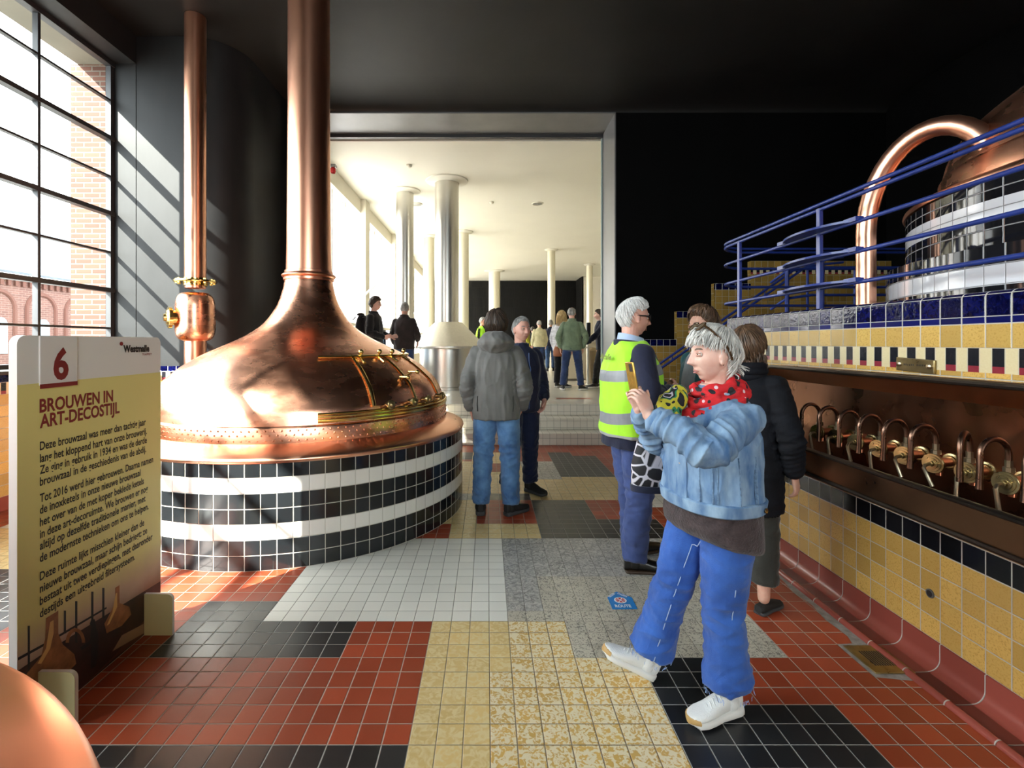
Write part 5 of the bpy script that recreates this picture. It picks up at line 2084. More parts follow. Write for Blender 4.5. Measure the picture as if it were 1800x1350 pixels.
def locks(mb, hc, F, hk, n, seed, az, z0, z1, r0, L, rad, jit=0.02, inward=0.0, m=0, back=0.0):
    """tapered locks that start on the head and hang or sweep outwards"""
    rg = random.Random(seed)
    for _ in range(n):
        a = rg.uniform(*az)
        zz = rg.uniform(z0, z1)
        q = math.sqrt(max(0, 1 - zz * zz))
        d = V3((math.sin(a) * q, math.cos(a) * q, zz))
        sx, sy, sz = skull(np.array(d.x), np.array(d.y), np.array(d.z))
        b = V3((float(sx), float(sy), float(sz)))
        ln = b.length
        p = [b * (1 + r0 / ln)]
        step = L * rg.uniform(0.75, 1.2) / 4
        hd_ = V3((d.x, d.y, 0)).normalized()
        for k in range(4):
            p.append(p[-1] + V3((rg.uniform(-jit, jit) * 0.3, rg.uniform(-jit, jit) * 0.3, -step)) + hd_ * (0.006 - inward * k) + V3((0, -back, 0)))
        w_ = rad * rg.uniform(0.7, 1.2)
        pts = [V3(hc) + F @ (v * hk) for v in spline(p, 3)]
        N = len(pts)
        mb.tube(pts, [(w_ * (1 - 0.8 * (k / (N - 1)) ** 1.5), w_ * 0.55 * (1 - 0.8 * (k / (N - 1)) ** 1.5)) for k in range(N)], 6, m)
# ------------------------------------------------------------------ people: the visitors
from mathutils.bvhtree import BVHTree


def surf(o):
    return BVHTree.FromPolygons([v.co for v in o.data.vertices], [tuple(p.vertices) for p in o.data.polygons])


def snap(bv, p, off=0.002):
    h = bv.find_nearest(V3(p))
    return h[0] + h[1] * off


# ---- the woman with the phone
W1 = (0.965, 2.09, 0)
P = Person('silver haired woman in light denim jacket and red scarf raising a phone', W1, 106, 1.615, 0.005)
w = P.W
rt = (math.cos(R(106)), math.sin(R(106)))
P.p.update(dict(
    shL=w(1.025, 1.950, 1.25), shR=w(0.955, 2.235, 1.25), elL=w(0.825, 1.835, 1.15), wrL=w(0.640, 1.950, 1.262), elR=w(0.80, 2.26, 1.10), wrR=w(0.655, 2.115, 1.262),
    hipL=w(0.99, 2.01, 0.85), hipR=w(0.94, 2.17, 0.85), kneeL=w(0.975, 2.03, 0.46), kneeR=w(0.825, 2.20, 0.455), ankL=w(1.005, 2.045, 0.088), ankR=w(0.745, 2.262, 0.10)))
iv = lambda x, y, z=0: (Matrix.Rotation(-R(106), 3, 'Z') @ V3((x, y, z)))
P.p.update(dict(toeL=tuple(iv(-0.9, -0.32)[:2]), toeR=tuple(iv(-1, 0.02)[:2]), pitR=27, hdL=iv(-0.34, 0.12, 0.93), hdR=iv(-0.30, -0.10, 0.95), pnL=iv(-0.55, 0.85, 0.0), pnR=iv(-0.3, -0.95, 0),
                thL=iv(0.8, 0.5, 0.1), thR=iv(0.9, -0.3, 0.1), curlL=(0.55, 0.75, 0.4), curlR=(0.6, 0.8, 0.4), fat=1.12, deep=1.3, handk=0.93, tcL=0.2))
P.F = frame(-14, 0, 0)
P.hc = V3((-0.005, 0.012, 1.622))
P.neck = V3((0, -0.02, 1.46))
P.hk = 1.02
P.body(skin_pale, nose=1.15, age=1.0, jaw=1.2, vox=0.0036)
face_bits(P.t, P.hc, P.F, P.hk, P.s, brow=plain('ash_brow', (0.16, 0.11, 0.08), 0.7))
jean_bright = cloth('bright_blue_denim', (0.040, 0.135, 0.50), col2=(0.018, 0.065, 0.28), vs=5, bump=0.35, bs=260)
tr = P.trousers(jean_bright, (0.112, 0.104, 0.083, 0.087, 0.103), hem=0.135, seed=3, amp=0.0075, hd=0.165, vox=0.005)
bv = surf(tr)
thread = plain('pale_stitching', (0.32, 0.42, 0.62), 0.8)
m = MB()
for q, side in (('L', iv(0.0, -1)), ('R', iv(-0.25, -1))):
    h_, k_, a_ = P.p['hip' + q], P.p['knee' + q], P.p['ank' + q]
    pts = []
    sv_ = V3((side[0], side[1], 0)).normalized()
    for i in range(8, 61):
        t_ = i / 60
        c = (h_.lerp(k_, t_ * 2) if t_ < .5 else k_.lerp(a_ + (k_ - a_) * 0.14, t_ * 2 - 1))
        hit = bv.ray_cast(c + sv_ * 0.3, -sv_)
        if hit[0] is not None:
            pts.append(hit[0] + sv_ * 0.0012)
    m.tube(pts, 0.0022, 5)
piece('seam', m, thread, tr, P.s)
m = MB()
rg = random.Random(8)
for q in 'LR':
    k_, a_ = P.p['knee' + q], P.p['ank' + q]
    d_ = (k_ - a_).normalized()
    e_ = a_ + d_ * 0.030
    u_ = d_.orthogonal().normalized()
    v_ = d_.cross(u_)
    for i in range(46):
        a = rg.uniform(0, 2 * PI)
        b_ = e_ + (u_ * math.cos(a) + v_ * math.sin(a)) * 0.103 + d_ * 0.012
        m.tube([b_, b_ - d_ * rg.uniform(0.010, 0.024) + V3((rg.uniform(-.006, .006), rg.uniform(-.006, .006), 0))], 0.0011, 4)
piece('frayed_hem', m, plain('frayed_thread', (0.30, 0.42, 0.72), 0.9), tr, P.s)
jump = cloth('brown_wool', (0.055, 0.038, 0.040), var=0.5, rough=0.95, bump=0.8, bs=110, vs=30)
m = MB()
torso(m, [(0.775, 0.01, 0.002, 0.200, 0.158), (0.80, 0.01, 0.002, 0.220, 0.178), (0.90, 0.01, 0.008, 0.218, 0.178), (1.06, 0, 0, 0.19, 0.165), (1.30, 0, 0.0, 0.15, 0.12)], 32)
for i in range(len(m.v)):
    x, y, z = m.v[i]
    if z < 1.0:
        m.v[i] = (x, y, z + 0.30 * (y + 0.02) * (1.0 - z) / 0.22)
solid('jumper', m, jump, P.t, 0.006, 3, lambda v: 0.006 * fold_noise(v, 7, 2, (1, 1, .5)), None, P.s)
denim_l = plain('light_washed_denim', (0.30, 0.43, 0.57), 0.85, bump=0.10, bscale=330, col2=(0.055, 0.13, 0.28), vscale=9, spec=0.25, stretch=(1.5, 1.5, 0.6))
jr = [(0.955, 0, 0.018, 0.212, 0.168), (0.97, 0, 0.018, 0.222, 0.178), (1.02, 0, 0.018, 0.220, 0.176), (1.10, 0, 0.02, 0.216, 0.174), (1.24, 0, 0.018, 0.206, 0.174), (1.33, 0, 0.0, 0.192, 0.150), (1.385, 0, -0.01, 0.165, 0.115), (1.43, 0, -0.015, 0.11, 0.085), (1.455, 0, -0.015, 0.085, 0.075), (1.475, 0, -0.015, 0.078, 0.07)]
jk = P.coat(denim_l, jr, (0.070, 0.072, 0.068, 0.062, 0.052), 'denim_jacket', 5, 0.014, vox=0.0048, cuff=0.055, st=(1.1, 1.1, 0.8), f=9)
bv = surf(jk)


def ring_at(u, z, rings=jr):
    for a, b in zip(rings, rings[1:]):
        if a[0] <= z <= b[0]:
            t = (z - a[0]) / (b[0] - a[0])
            cx, cy, rx, ry = (p + (q - p) * t for p, q in zip(a[1:], b[1:]))
            break
    c, s_ = math.cos(R(u + 90)), math.sin(R(u + 90))
    return V3((cx + rx * math.copysign(abs(c) ** (2 / 2.4), c), cy + ry * math.copysign(abs(s_) ** (2 / 2.4), s_), z))


sv = lambda x, y, z, o=0.003: snap(bv, w(x, y, z), o)
dk_den = plain('dark_denim_patch', (0.07, 0.15, 0.32), 0.85, bump=0.3, bscale=240, var=0.3, vscale=20)  # darker denim for the patches on the pocket flap
m = MB()


def band(us, zs, off):
    return [[ring_at(u, max(z, 0.9555)) + (V3((-math.sin(R(u)), math.cos(R(u)), 0)) * o + V3((0, 0, z - max(z, 0.9555)))) for u in us] for z, o in zip(zs, off)]


rows = band([360 * j / 72 for j in range(72)], (0.950, 0.944, 0.950, 0.996, 1.001, 1.0), (0.0, 0.014, 0.021, 0.019, 0.012, -0.01))
m.grid(rows, 0, True)
piece('hem_band', m, denim_l, jk, P.s, fix=False)
m = MB()
zz = [0.998 + 0.272 * k / 10 for k in range(11)]
rows = [[ring_at(u, z) + V3((-math.sin(R(u)), math.cos(R(u)), 0)) * o for u, o in ((-1, 0.002), (0, 0.011), (6, 0.013), (13, 0.011), (13.5, 0.001))] for z in zz]
m.grid(rows)
piece('placket', m, denim_l, jk, P.s, fix=False)
for q in 'LR':
    el, wr = P.p['el' + q], P.p['wr' + q]
    d_ = (el - wr).normalized()
    m = MB()
    m.tube([wr + d_ * 0.036, wr + d_ * 0.038, wr + d_ * 0.095, wr + d_ * 0.098], [0.050, 0.058, 0.062, 0.056], 22)
    piece('cuff', m, denim_l, jk, P.s, angle=60)
# stitched seams: front placket, side panels, armhole, yoke
m = MB()


def seam(pts, r=0.0016, sub=9):
    q = []
    for p in spline(pts, sub * 2):
        h = bv.find_nearest(p)
        if (h[0] - p).length < 0.05 and (not q or (h[0] - q[-1]).length < 0.035):
            q.append(h[0] + h[1] * 0.001)
    if len(q) > 6:
        m.tube(q, r, 5)


def fr(u, z):
    """point on the torso at angle u (0 = front, + to her left, towards the camera)"""
    return ring_at(u, z)


seam_m = plain('denim_seam', (0.16, 0.26, 0.40), 0.85, var=0.5, vscale=60)
for u in (30, 46, 52, 80, 100):
    m = MB()
    zz = [0.998 + 0.20 * k / 14 for k in range(15)]
    m.grid([[ring_at(u + a_, z) + V3((-math.sin(R(u)), math.cos(R(u)), 0)) * o for a_, o in ((-0.9, 0.0), (-0.6, 0.0125), (0.6, 0.0125), (0.9, 0.0))] for z in zz])
    piece('panel_seam', m, seam_m, jk, P.s, fix=False)
# chest pocket flap, buttonholes, buttons
m = MB()
u0, u1 = 16, 46
out_ = [(u0, 1.315), (u1, 1.305), (u1, 1.275), ((u0 + u1) / 2, 1.252), (u0, 1.283)]
top_ = [snap(bv, fr(u, z), 0.006) for u, z in out_]
m.loft([[snap(bv, fr(u, z), 0.0005) for u, z in out_], top_])
piece('pocket_flap', m, denim_l, jk, P.s)
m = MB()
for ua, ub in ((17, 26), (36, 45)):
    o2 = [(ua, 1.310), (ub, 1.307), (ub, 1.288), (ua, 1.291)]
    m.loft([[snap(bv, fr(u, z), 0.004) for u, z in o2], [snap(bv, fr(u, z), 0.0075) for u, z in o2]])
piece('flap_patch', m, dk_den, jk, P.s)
m = MB()
for z in (0.975, 1.045, 1.14, 1.235):
    a, b = snap(bv, fr(3, z), 0.016), snap(bv, fr(11, z), 0.016)
    m.tube([a, a.lerp(b, 0.5), b], [0.003, 0.005, 0.003], 8)
piece('buttonhole', m, plain('tan_buttonhole', (0.50, 0.40, 0.25), 0.7), jk, P.s)
m = MB()
b_ = ring_at(112, 0.972) + V3((-math.sin(R(112)), math.cos(R(112)), 0)) * 0.019
nrm_ = V3((-math.sin(R(112)), math.cos(R(112)), 0))
m.tube([b_, b_ + nrm_ * 0.004, b_ + nrm_ * 0.006], [0.011, 0.011, 0.007], 14)
piece('metal_button', m, brass_old, jk, P.s)


def scarf_mat():
    m_ = NT('patterned_scarf')
    v = m_.coord('Object')
    n1 = m_.noise(19, 1, v, 0.3)
    cr = m_.n('ValToRGB')
    m_.link(n1, cr.inputs[0])
    cr.color_ramp.interpolation = 'CONSTANT'
    e = cr.color_ramp.elements
    e[0].position, e[0].color = 0.0, (0.008, 0.008, 0.012, 1)
    e[1].position, e[1].color = 0.46, (0.62, 0.012, 0.018, 1)
    for p_, c_ in ((0.40, (0.50, 0.012, 0.018, 1)), (0.30, (0.02, 0.018, 0.02, 1)), (0.66, (0.010, 0.010, 0.014, 1))):
        q = e.new(p_)
        q.color = c_
    vo = m_.n('TexVoronoi')
    vo.inputs['Scale'].default_value = 26
    m_.link(v, vo.inputs['Vector'])
    dot = m_.math('LESS_THAN', vo.outputs['Distance'], 0.20)
    m_.link(m_.mix(m_.math('MULTIPLY', dot, m_.math('GREATER_THAN', n1, 0.44)), cr.outputs[0], (0.75, 0.55, 0.60)), m_.b.inputs['Base Color'])
    m_.b.inputs['Roughness'].default_value = 0.8
    return m_.mat


def scarf_end_mat():
    m_ = NT('yellow_black_scarf_end')
    v = m_.coord('Object')
    n1 = m_.noise(21, 1, v, 0.3)
    cr = m_.n('ValToRGB')
    m_.link(n1, cr.inputs[0])
    cr.color_ramp.interpolation = 'CONSTANT'
    e = cr.color_ramp.elements
    e[0].position, e[0].color = 0.0, (0.006, 0.006, 0.008, 1)
    e[1].position, e[1].color = 0.50, (0.52, 0.46, 0.03, 1)
    for p_, c_ in ((0.46, (0.02, 0.20, 0.09, 1)), (0.62, (0.008, 0.008, 0.01, 1)), (0.36, (0.50, 0.46, 0.52, 1)), (0.40, (0.008, 0.008, 0.01, 1))):
        q = e.new(p_)
        q.color = c_
    m_.link(cr.outputs[0], m_.b.inputs['Base Color'])
    m_.b.inputs['Roughness'].default_value = 0.8
    return m_.mat


m = MB()
rg = random.Random(4)
for lp in range(3):
    pts = []
    for j in range(24):
        a = 2 * PI * j / 24
        drop = 0.055 * (1 + math.sin(a)) * 0.5
        pts.append(((0.082 + 0.016 * lp) * math.cos(a), (0.088 + 0.024 * lp) * math.sin(a) - 0.004, 1.488 - 0.026 * lp - drop * (0.6 + 0.5 * lp) + 0.035 * max(0, -math.sin(a)) + 0.006 * math.sin(3 * a + lp)))
    m.tube(pts, [(0.026 + 0.006 * math.sin(5 * j + lp), 0.021) for j in range(24)], 12, close=True)
sc = solid('scarf', m, scarf_mat(), P.t, 0.005, 3, lambda v: 0.006 * fold_noise(v, 16, 1, (1, 1, 2.5)), None, P.s)
m = MB()
limb(m, [(0.03, 0.16, 1.43), (0.035, 0.205, 1.40), (0.03, 0.225, 1.35), (0.02, 0.215, 1.29), (0.0, 0.195, 1.23)], [(0.05, 0.03), (0.055, 0.035), (0.06, 0.038), (0.055, 0.03), (0.03, 0.02)], 16)
limb(m, [(0.07, 0.13, 1.45), (0.08, 0.185, 1.41), (0.075, 0.205, 1.35), (0.06, 0.19, 1.28)], [(0.035, 0.03), (0.04, 0.03), (0.045, 0.03), (0.02, 0.02)], 16)
solid('scarf_end', m, scarf_end_mat(), P.t, 0.005, 3, lambda v: 0.007 * fold_noise(v, 13, 6, (1.4, 1.4, .8)), None, P.s)


def bob(mb):
    strands(mb, P.hc, P.F, P.hk, 520, 3, 0.38, 0.02, -0.64, 0.019, 0.008, r=0.0024, over=0.08, lift=0.008, wav=0.012, ear=0.30)
    strands(mb, P.hc, P.F, P.hk, 200, 4, 0.38, 0.02, -0.64, 0.022, 0.008, r=0.0026, over=0.14, lift=0.010, a0=(0.3, 0.8), wav=0.025, flick=0.012, ear=0.36)
    locks(mb, P.hc, P.F, P.hk, 60, 5, (2.3, 4.0), -0.55, -0.2, 0.016, 0.034, 0.004, 0.04, -0.001)


P.hair(h_silver, front=0.42, side=0.08, back=-0.60, th=0.018, top=0.008, groove=0.003, seed=2, extra=bob, flow=26, ear=0.34)
m = MB()
e_ = P.hc + P.F @ V3((-0.083, -0.006, -0.040)) * P.hk
m.ball(e_, 0.0042, 10, 8)
piece('earring', m, ink_black, P.t, P.s)
m = MB()
d_ = (P.p['elL'] - P.p['wrL']).normalized()
u_ = d_.orthogonal().normalized()
v_ = d_.cross(u_)
for k in range(20):
    a = 2 * PI * k / 20
    m.ball(P.p['wrL'] + d_ * 0.022 + (u_ * math.cos(a) + v_ * math.sin(a)) * 0.031, 0.0048, 8, 6, k % 2)
piece('bead_bracelet', m, [brass_old, plain('brown_bead', (0.09, 0.045, 0.02), 0.4)], P.t, P.s)
P.shoes(up_m=shoe_white, sole_m=sole_white, sneaker=True, laces=plain('white_lace', (0.72, 0.72, 0.70), 0.7), tipm=plain('gum_toe', (0.52, 0.32, 0.12), 0.5), L=0.285, W=0.104)
W1P = P

# sunglasses pushed up into the hair: they rest on the head
FW = Matrix.Rotation(R(106), 3, 'Z') @ P.F
hcw = V3(W1) + Matrix.Rotation(R(106), 3, 'Z') @ (P.hc * P.s)
kk = P.hk * P.s
sg_ = thing('sunglasses', 'tortoiseshell sunglasses pushed up on the silver hair', 'sunglasses', hcw + FW @ V3((0, 0.03, 0.11)) * kk)
m = MB()
for sd in (-1, 1):
    c = V3((0.034 * sd, 0.070, 0.128))
    ring = []
    for k in range(22):
        a = 2 * PI * k / 22
        ring.append(hcw + FW @ (c + V3((0.028 * math.cos(a), -0.017 * math.sin(a) , 0.016 * math.sin(a)))) * kk)
    m.tube(ring, 0.0034, 8, close=True)
    tp_ = [c + V3((0.028 * sd, 0, 0.004)), V3((0.082 * sd, 0.035, 0.100)), V3((0.100 * sd, -0.005, 0.050)), V3((0.100 * sd, -0.030, 0.005)), V3((0.092 * sd, -0.040, -0.02))]
    m.tube([hcw + FW @ v * kk for v in spline(tp_, 4)], [(0.0045, 0.0025)] * 17, 8)
m.tube([hcw + FW @ V3((-0.008, 0.071, 0.13)) * kk, hcw + FW @ V3((0.008, 0.071, 0.13)) * kk], 0.0035, 8)
obj('glasses_frame', m, plain('tortoiseshell', (0.055, 0.028, 0.010), 0.2, var=0.7, vscale=60), sg_, smooth=True)
m = MB()
for sd in (-1, 1):
    c = V3((0.034 * sd, 0.070, 0.128))
    m.loft([[hcw + FW @ (c + V3((0.027 * math.cos(2 * PI * k / 22), -0.016 * math.sin(2 * PI * k / 22) + o_, 0.015 * math.sin(2 * PI * k / 22) + o_))) * kk for k in range(22)] for o_ in (-0.0008, 0.0008)])
obj('lens', m, plain('brown_lens', (0.05, 0.032, 0.02), 0.06), sg_, smooth=True, fix=True)

# the phone she holds up
ph = thing('phone', 'thin phone in a gold case held up in both hands by the silver haired woman', 'phone', (0.605, 2.03, 1.30))
cph = V3((0.600, 2.030, 1.395))
nx = V3((-0.97, -0.16, -0.16)).normalized()
uz = V3((-0.20, 0.0, 0.98))
uz = (uz - nx * uz.dot(nx)).normalized()
uy = uz.cross(nx)
m = MB()
m.obox(cph, (uy, uz, nx), (0.036, 0.076, 0.0042), 0)
obj('case', m, plain('gold_case', (0.62, 0.42, 0.10), 0.25, metal=0.7, var=0.3, vscale=30), ph, bevel=0.0035)
m = MB()
m.obox(cph - nx * 0.0043, (uy, uz, nx), (0.032, 0.071, 0.0006), 0)
obj('screen', m, plain('dark_screen', (0.01, 0.01, 0.012), 0.08), ph)
m = MB()
m.obox(cph + nx * 0.0046 + uz * 0.052 + uy * 0.014, (uy, uz, nx), (0.013, 0.016, 0.0012), 0)
obj('camera_bump', m, ink_black, ph, bevel=0.001)

# patterned bag on her far side
hb_ = thing('handbag', 'black and white patterned handbag hanging at the front of the denim jacket', 'bag', (0.80, 2.36, 0.82))


def bag_mat():
    m_ = NT('scribble_fabric')
    vo = m_.n('TexVoronoi', feature='DISTANCE_TO_EDGE')
    vo.inputs['Scale'].default_value = 17
    m_.link(m_.coord('Object'), vo.inputs['Vector'])
    m_.link(m_.mix(m_.ramp(vo.outputs[0], 0.05, 0.09), (0.62, 0.60, 0.66), (0.012, 0.012, 0.016)), m_.b.inputs['Base Color'])
    m_.b.inputs['Roughness'].default_value = 0.7
    return m_.mat


m = MB()
rings = []
for z, a_, b_ in ((0.83, 0.10, 0.04), (0.845, 0.125, 0.055), (0.95, 0.125, 0.06), (1.06, 0.10, 0.045), (1.12, 0.075, 0.02)):
    rings.append([(0.83 + a_ * math.copysign(abs(math.cos(2 * PI * k / 24)) ** 0.7, math.cos(2 * PI * k / 24)), 2.40 + b_ * math.sin(2 * PI * k / 24), z) for k in range(24)])
m.loft(rings)
obj('bag_body', m, bag_mat(), hb_, smooth=True, angle=60)
m = MB()
m.tube([(0.765, 2.40, 1.11), (0.80, 2.395, 1.16), (0.86, 2.38, 1.20)], (0.014, 0.004), 8)
obj('strap', m, plain('red_strap', (0.45, 0.02, 0.03), 0.6), hb_, smooth=True)
m = MB()
rings = [[(0.83 + a_ * math.copysign(abs(math.cos(2 * PI * k / 24)) ** 0.7, math.cos(2 * PI * k / 24)), 2.40 + b_ * math.sin(2 * PI * k / 24), z) for k in range(24)] for z, a_, b_ in ((0.822, 0.09, 0.035), (0.828, 0.128, 0.058), (0.86, 0.130, 0.060))]
m.loft(rings)
obj('base_panel', m, navy, hb_, smooth=True, angle=60)

# ---- the man in the grey hooded jacket, seen from behind
P = Person('man in grey hooded jacket and blue jeans seen from behind', (0.085, 4.45, 0), -6, 1.83, 0.007,
           elL=(-0.245, -0.06, 1.12), elR=(0.245, -0.06, 1.12), wrL=(-0.225, 0.04, 0.90), wrR=(0.215, 0.05, 0.91), hdL=(0.15, 0.30, -0.95), hdR=(-0.35, 0.30, -0.9),
           ankL=(-0.135, -0.02, 0.088), ankR=(0.125, -0.02, 0.088), kneeL=(-0.115, 0.02, 0.50), kneeR=(0.115, 0.02, 0.50), toeL=(-0.12, 1), toeR=(0.75, 0.8), hy=-12)
P.body(skin_ruddy)
P.trousers(jean_mid, (0.105, 0.098, 0.080, 0.075, 0.068), hem=0.085, seed=11, amp=0.008)
grey_j = cloth('grey_softshell', (0.135, 0.130, 0.122), var=0.22, rough=0.7, bump=0.15, bs=220, vs=6)


def hood(m):
    rings = []
    for k in range(9):
        t_ = k / 8
        rings.append([(0.125 * math.cos(a) * (0.75 + 0.5 * math.sin(PI * t_)), -0.045 + (0.085 + 0.05 * math.sin(PI * t_)) * math.sin(a) - 0.03 * math.sin(PI * t_), 1.40 + 0.15 * t_ - 0.03 * math.sin(a) * t_) for a in [2 * PI * j / 24 for j in range(24)]])
    m.loft(rings)


P.coat(grey_j, P.jacket_rings(0.83, 0.200, 0.148, 0.198, 0.142, 0.185), (0.068, 0.069, 0.063, 0.058, 0.050), seed=21, amp=0.011, extra=hood, st=(1.5, 1.5, 0.45), f=9)
m = MB()
rows = []
for k in range(6):
    t_ = k / 5
    rows.append([(0.150 * math.cos(a) * (1 - 0.15 * t_), -0.055 - 0.088 * math.sin(a) * (1.0 - 0.1 * t_) * -1 * -1, 1.405 + 0.035 * t_ - 0.045 * abs(math.sin(a))) for a in [PI * (j / 20) for j in range(21)]])
for q in 'LR':
    el, wr = P.p['el' + q], P.p['wr' + q]
    d_ = (el - wr).normalized()
    m.tube([wr + d_ * 0.03, wr + d_ * 0.033, wr + d_ * 0.075, wr + d_ * 0.08], [0.045, 0.055, 0.058, 0.052], 18)
piece('cuff', m, grey_j, P.t, P.s, angle=60)
m = MB()
for sd in (-1, 1):
    m.tube([(sd * 0.15, -0.112 - 0.001, 1.03), (sd * 0.155, -0.113, 0.96), (sd * 0.15, -0.11, 0.90)], 0.004, 6)
piece('zip_pocket', m, ink_black, P.t, P.s)
P.hair(h_dark, front=0.5, side=-0.10, back=-0.62, th=0.022, top=0.006, groove=0.004, seed=5, flow=24, ns=260, sk=dict(r=0.004, over=0.10, wav=0.02, lift=0.008))
P.shoes(up_m=shoe_blacks, sole_m=sole_dark, sneaker=True)

# ---- the man facing us behind him
P = Person('grey haired man in dark navy jacket facing the camera behind the hooded jacket', (0.34, 5.02, 0), 204, 1.80, 0.007,
           elL=(-0.25, -0.02, 1.12), elR=(0.25, -0.02, 1.12), wrL=(-0.20, 0.13, 0.95), wrR=(0.20, 0.13, 0.95), hdL=(0.3, 0.2, -0.9), hdR=(-0.3, 0.2, -0.9),
           ankL=(-0.125, -0.02, 0.088), ankR=(0.135, -0.05, 0.088), toeL=(-0.35, 1), toeR=(0.3, 1), hy=6, fat=1.08, deep=1.15)
P.body(skin_ruddy, age=1.0, wide=1.03, jaw=1.5, nose=1.05)
face_bits(P.t, P.hc, P.F, P.hk, P.s, brow=h_grey)
navy_dark = cloth('dark_navy_jean', (0.010, 0.016, 0.050), vs=7)
P.trousers(navy_dark, (0.108, 0.098, 0.078, 0.072, 0.066), hem=0.10, seed=31, amp=0.009)
navy_j = cloth('navy_softshell', (0.011, 0.015, 0.042), var=0.3, rough=0.55)
jk = P.coat(navy_j, P.jacket_rings(0.83, 0.200, 0.155, 0.198, 0.15, 0.185), (0.068, 0.069, 0.063, 0.058, 0.050), seed=33, amp=0.009, st=(1.3, 1.3, .6))
P.collar(navy_j, 0.080, 0.05)
bv = surf(jk)
m = MB()
m.tube([snap(bv, (0.0, 0.3, z), 0.002) for z in np.linspace(0.86, 1.46, 9)], (0.006, 0.003), 6)
piece('zip', m, plain('blue_zip', (0.05, 0.09, 0.22), 0.4), P.t, P.s)
P.hair(h_grey, front=0.74, side=0.02, back=-0.58, th=0.009, top=0.004, groove=0.003, seed=9, tem=0.14, ear=0.2, ns=160, sk=dict(r=0.0026, over=0.04))
P.shoes(up_m=shoe_blacks, sole_m=sole_dark, sneaker=True)

# ---- the guide in the yellow vest
P = Person('white haired man in yellow safety vest and sunglasses with arms folded', (1.005, 3.44, 0), -80, 1.845, 0.007,
           shL=(-0.175, 0.0, 1.395), shR=(0.175, -0.005, 1.395), elR=(0.275, 0.00, 1.135), wrR=(0.13, 0.235, 1.150), elL=(-0.265, 0.05, 1.14), wrL=(-0.02, 0.27, 1.165),
           hdR=(-0.75, 0.62, 0.05), hdL=(0.95, 0.25, 0.0), pnR=(-0.5, -0.7, 0.2), pnL=(-0.2, -1, 0), thR=(0, 0, 1), thL=(0, 0, 1), curl=(0.7, 0.8, 0.5),
           ankL=(-0.12, 0.08, 0.088), ankR=(0.11, -0.03, 0.088), kneeL=(-0.10, 0.05, 0.50), kneeR=(0.10, 0.01, 0.50), toeL=(-0.25, 1), toeR=(0.25, 1), hy=-6, hp=-4, fat=1.08, deep=1.2)
P.body(skin_ruddy, age=1.0, nose=1.1, wide=1.0)
face_bits(P.t, P.hc, P.F, P.hk, P.s, brow=h_white)
blue_tr = cloth('blue_chino', (0.055, 0.085, 0.24), var=0.25)
P.trousers(blue_tr, (0.108, 0.100, 0.082, 0.077, 0.072), hem=0.075, seed=41, amp=0.009, hd=0.150)
navy_b = cloth('navy_blazer', (0.013, 0.016, 0.042), var=0.25, rough=0.8)
P.coat(navy_b, P.jacket_rings(0.80, 0.208, 0.165, 0.212, 0.172, 0.195), (0.068, 0.068, 0.063, 0.058, 0.050), name='blazer', seed=43, amp=0.007)
hiv = cloth('yellow_safety_fabric', (0.42, 0.86, 0.035), var=0.08, rough=0.7, bump=0.12, bs=260)
refl = plain('grey_reflective_band', (0.25, 0.26, 0.28), 0.45, var=0.1, vscale=20)
trim_ = plain('vest_piping', (0.35, 0.36, 0.36), 0.6)


def vestf(c):
    x, y, z = c
    if z < 0.885:
        return 2
    zz = z + 0.28 * (y if True else 0) * 0.35
    if 1.245 < z - 0.16 * y < 1.315 or 0.985 < z - 0.22 * y < 1.055:
        return 1
    return 0


m = MB()
torso(m, [(0.87, 0, 0.0, 0.222, 0.182), (0.885, 0, 0, 0.228, 0.188), (1.08, 0, 0.004, 0.224, 0.186), (1.26, 0, 0, 0.216, 0.180), (1.38, 0, -0.002, 0.192, 0.142), (1.44, 0, -0.004, 0.148, 0.112), (1.475, 0, -0.006, 0.108, 0.092)], 40)
limb(m, [(-0.14, -0.01, 1.43), (-0.04, -0.02, 1.46)], [0.03, 0.03], 12)
vest = solid('safety_vest', m, [hiv, refl, trim_], P.t, 0.0042, 3, lambda v: 0.007 * fold_noise(v, 8, 45, (1, 1, .7)), vestf, P.s,
             cuts=[((0, 0, z_), (0, -k_, 1)) for z_, k_ in ((1.245, 0.16), (1.315, 0.16), (0.985, 0.22), (1.055, 0.22))] + [((0, 0, 0.885), (0, 0, 1))])
bv = surf(vest)
m = MB()
add_text(m, 'Westmalle', (0, 0, 0), (1, 0, 0), (0, 0, 1), -0.085, 0.085, 1.360, 0.036, 0, 0.03)
m.v = [tuple((lambda h: h[0] + V3((0, -0.0018, 0)) if h[0] is not None else V3(v))(bv.ray_cast(V3((v[0], -0.5, v[2])), V3((0, 1, 0))))) for v in m.v]
piece('back_print', m, plain('olive_print', (0.16, 0.20, 0.02), 0.7), P.t, P.s)
m = MB()
rows = []
for rr, zz in ((0.088, 1.455), (0.086, 1.50), (0.079, 1.535), (0.075, 1.535), (0.078, 1.49), (0.083, 1.45)):
    rows.append([(rr * math.cos(PI / 2 + 0.35 + (2 * PI - 0.7) * j / 26), rr * 1.05 * math.sin(PI / 2 + 0.35 + (2 * PI - 0.7) * j / 26) + 0.002, zz - 0.022 * (1 + math.sin(PI / 2 + 0.35 + (2 * PI - 0.7) * j / 26))) for j in range(27)])
m.grid(rows)
piece('shirt_collar', m, cloth('pale_blue_shirt', (0.42, 0.52, 0.72), 0.05), P.t, P.s, fix=False)
P.collar(navy_b, 0.094, 0.045, z=1.445, name='blazer_collar', op=0.8)
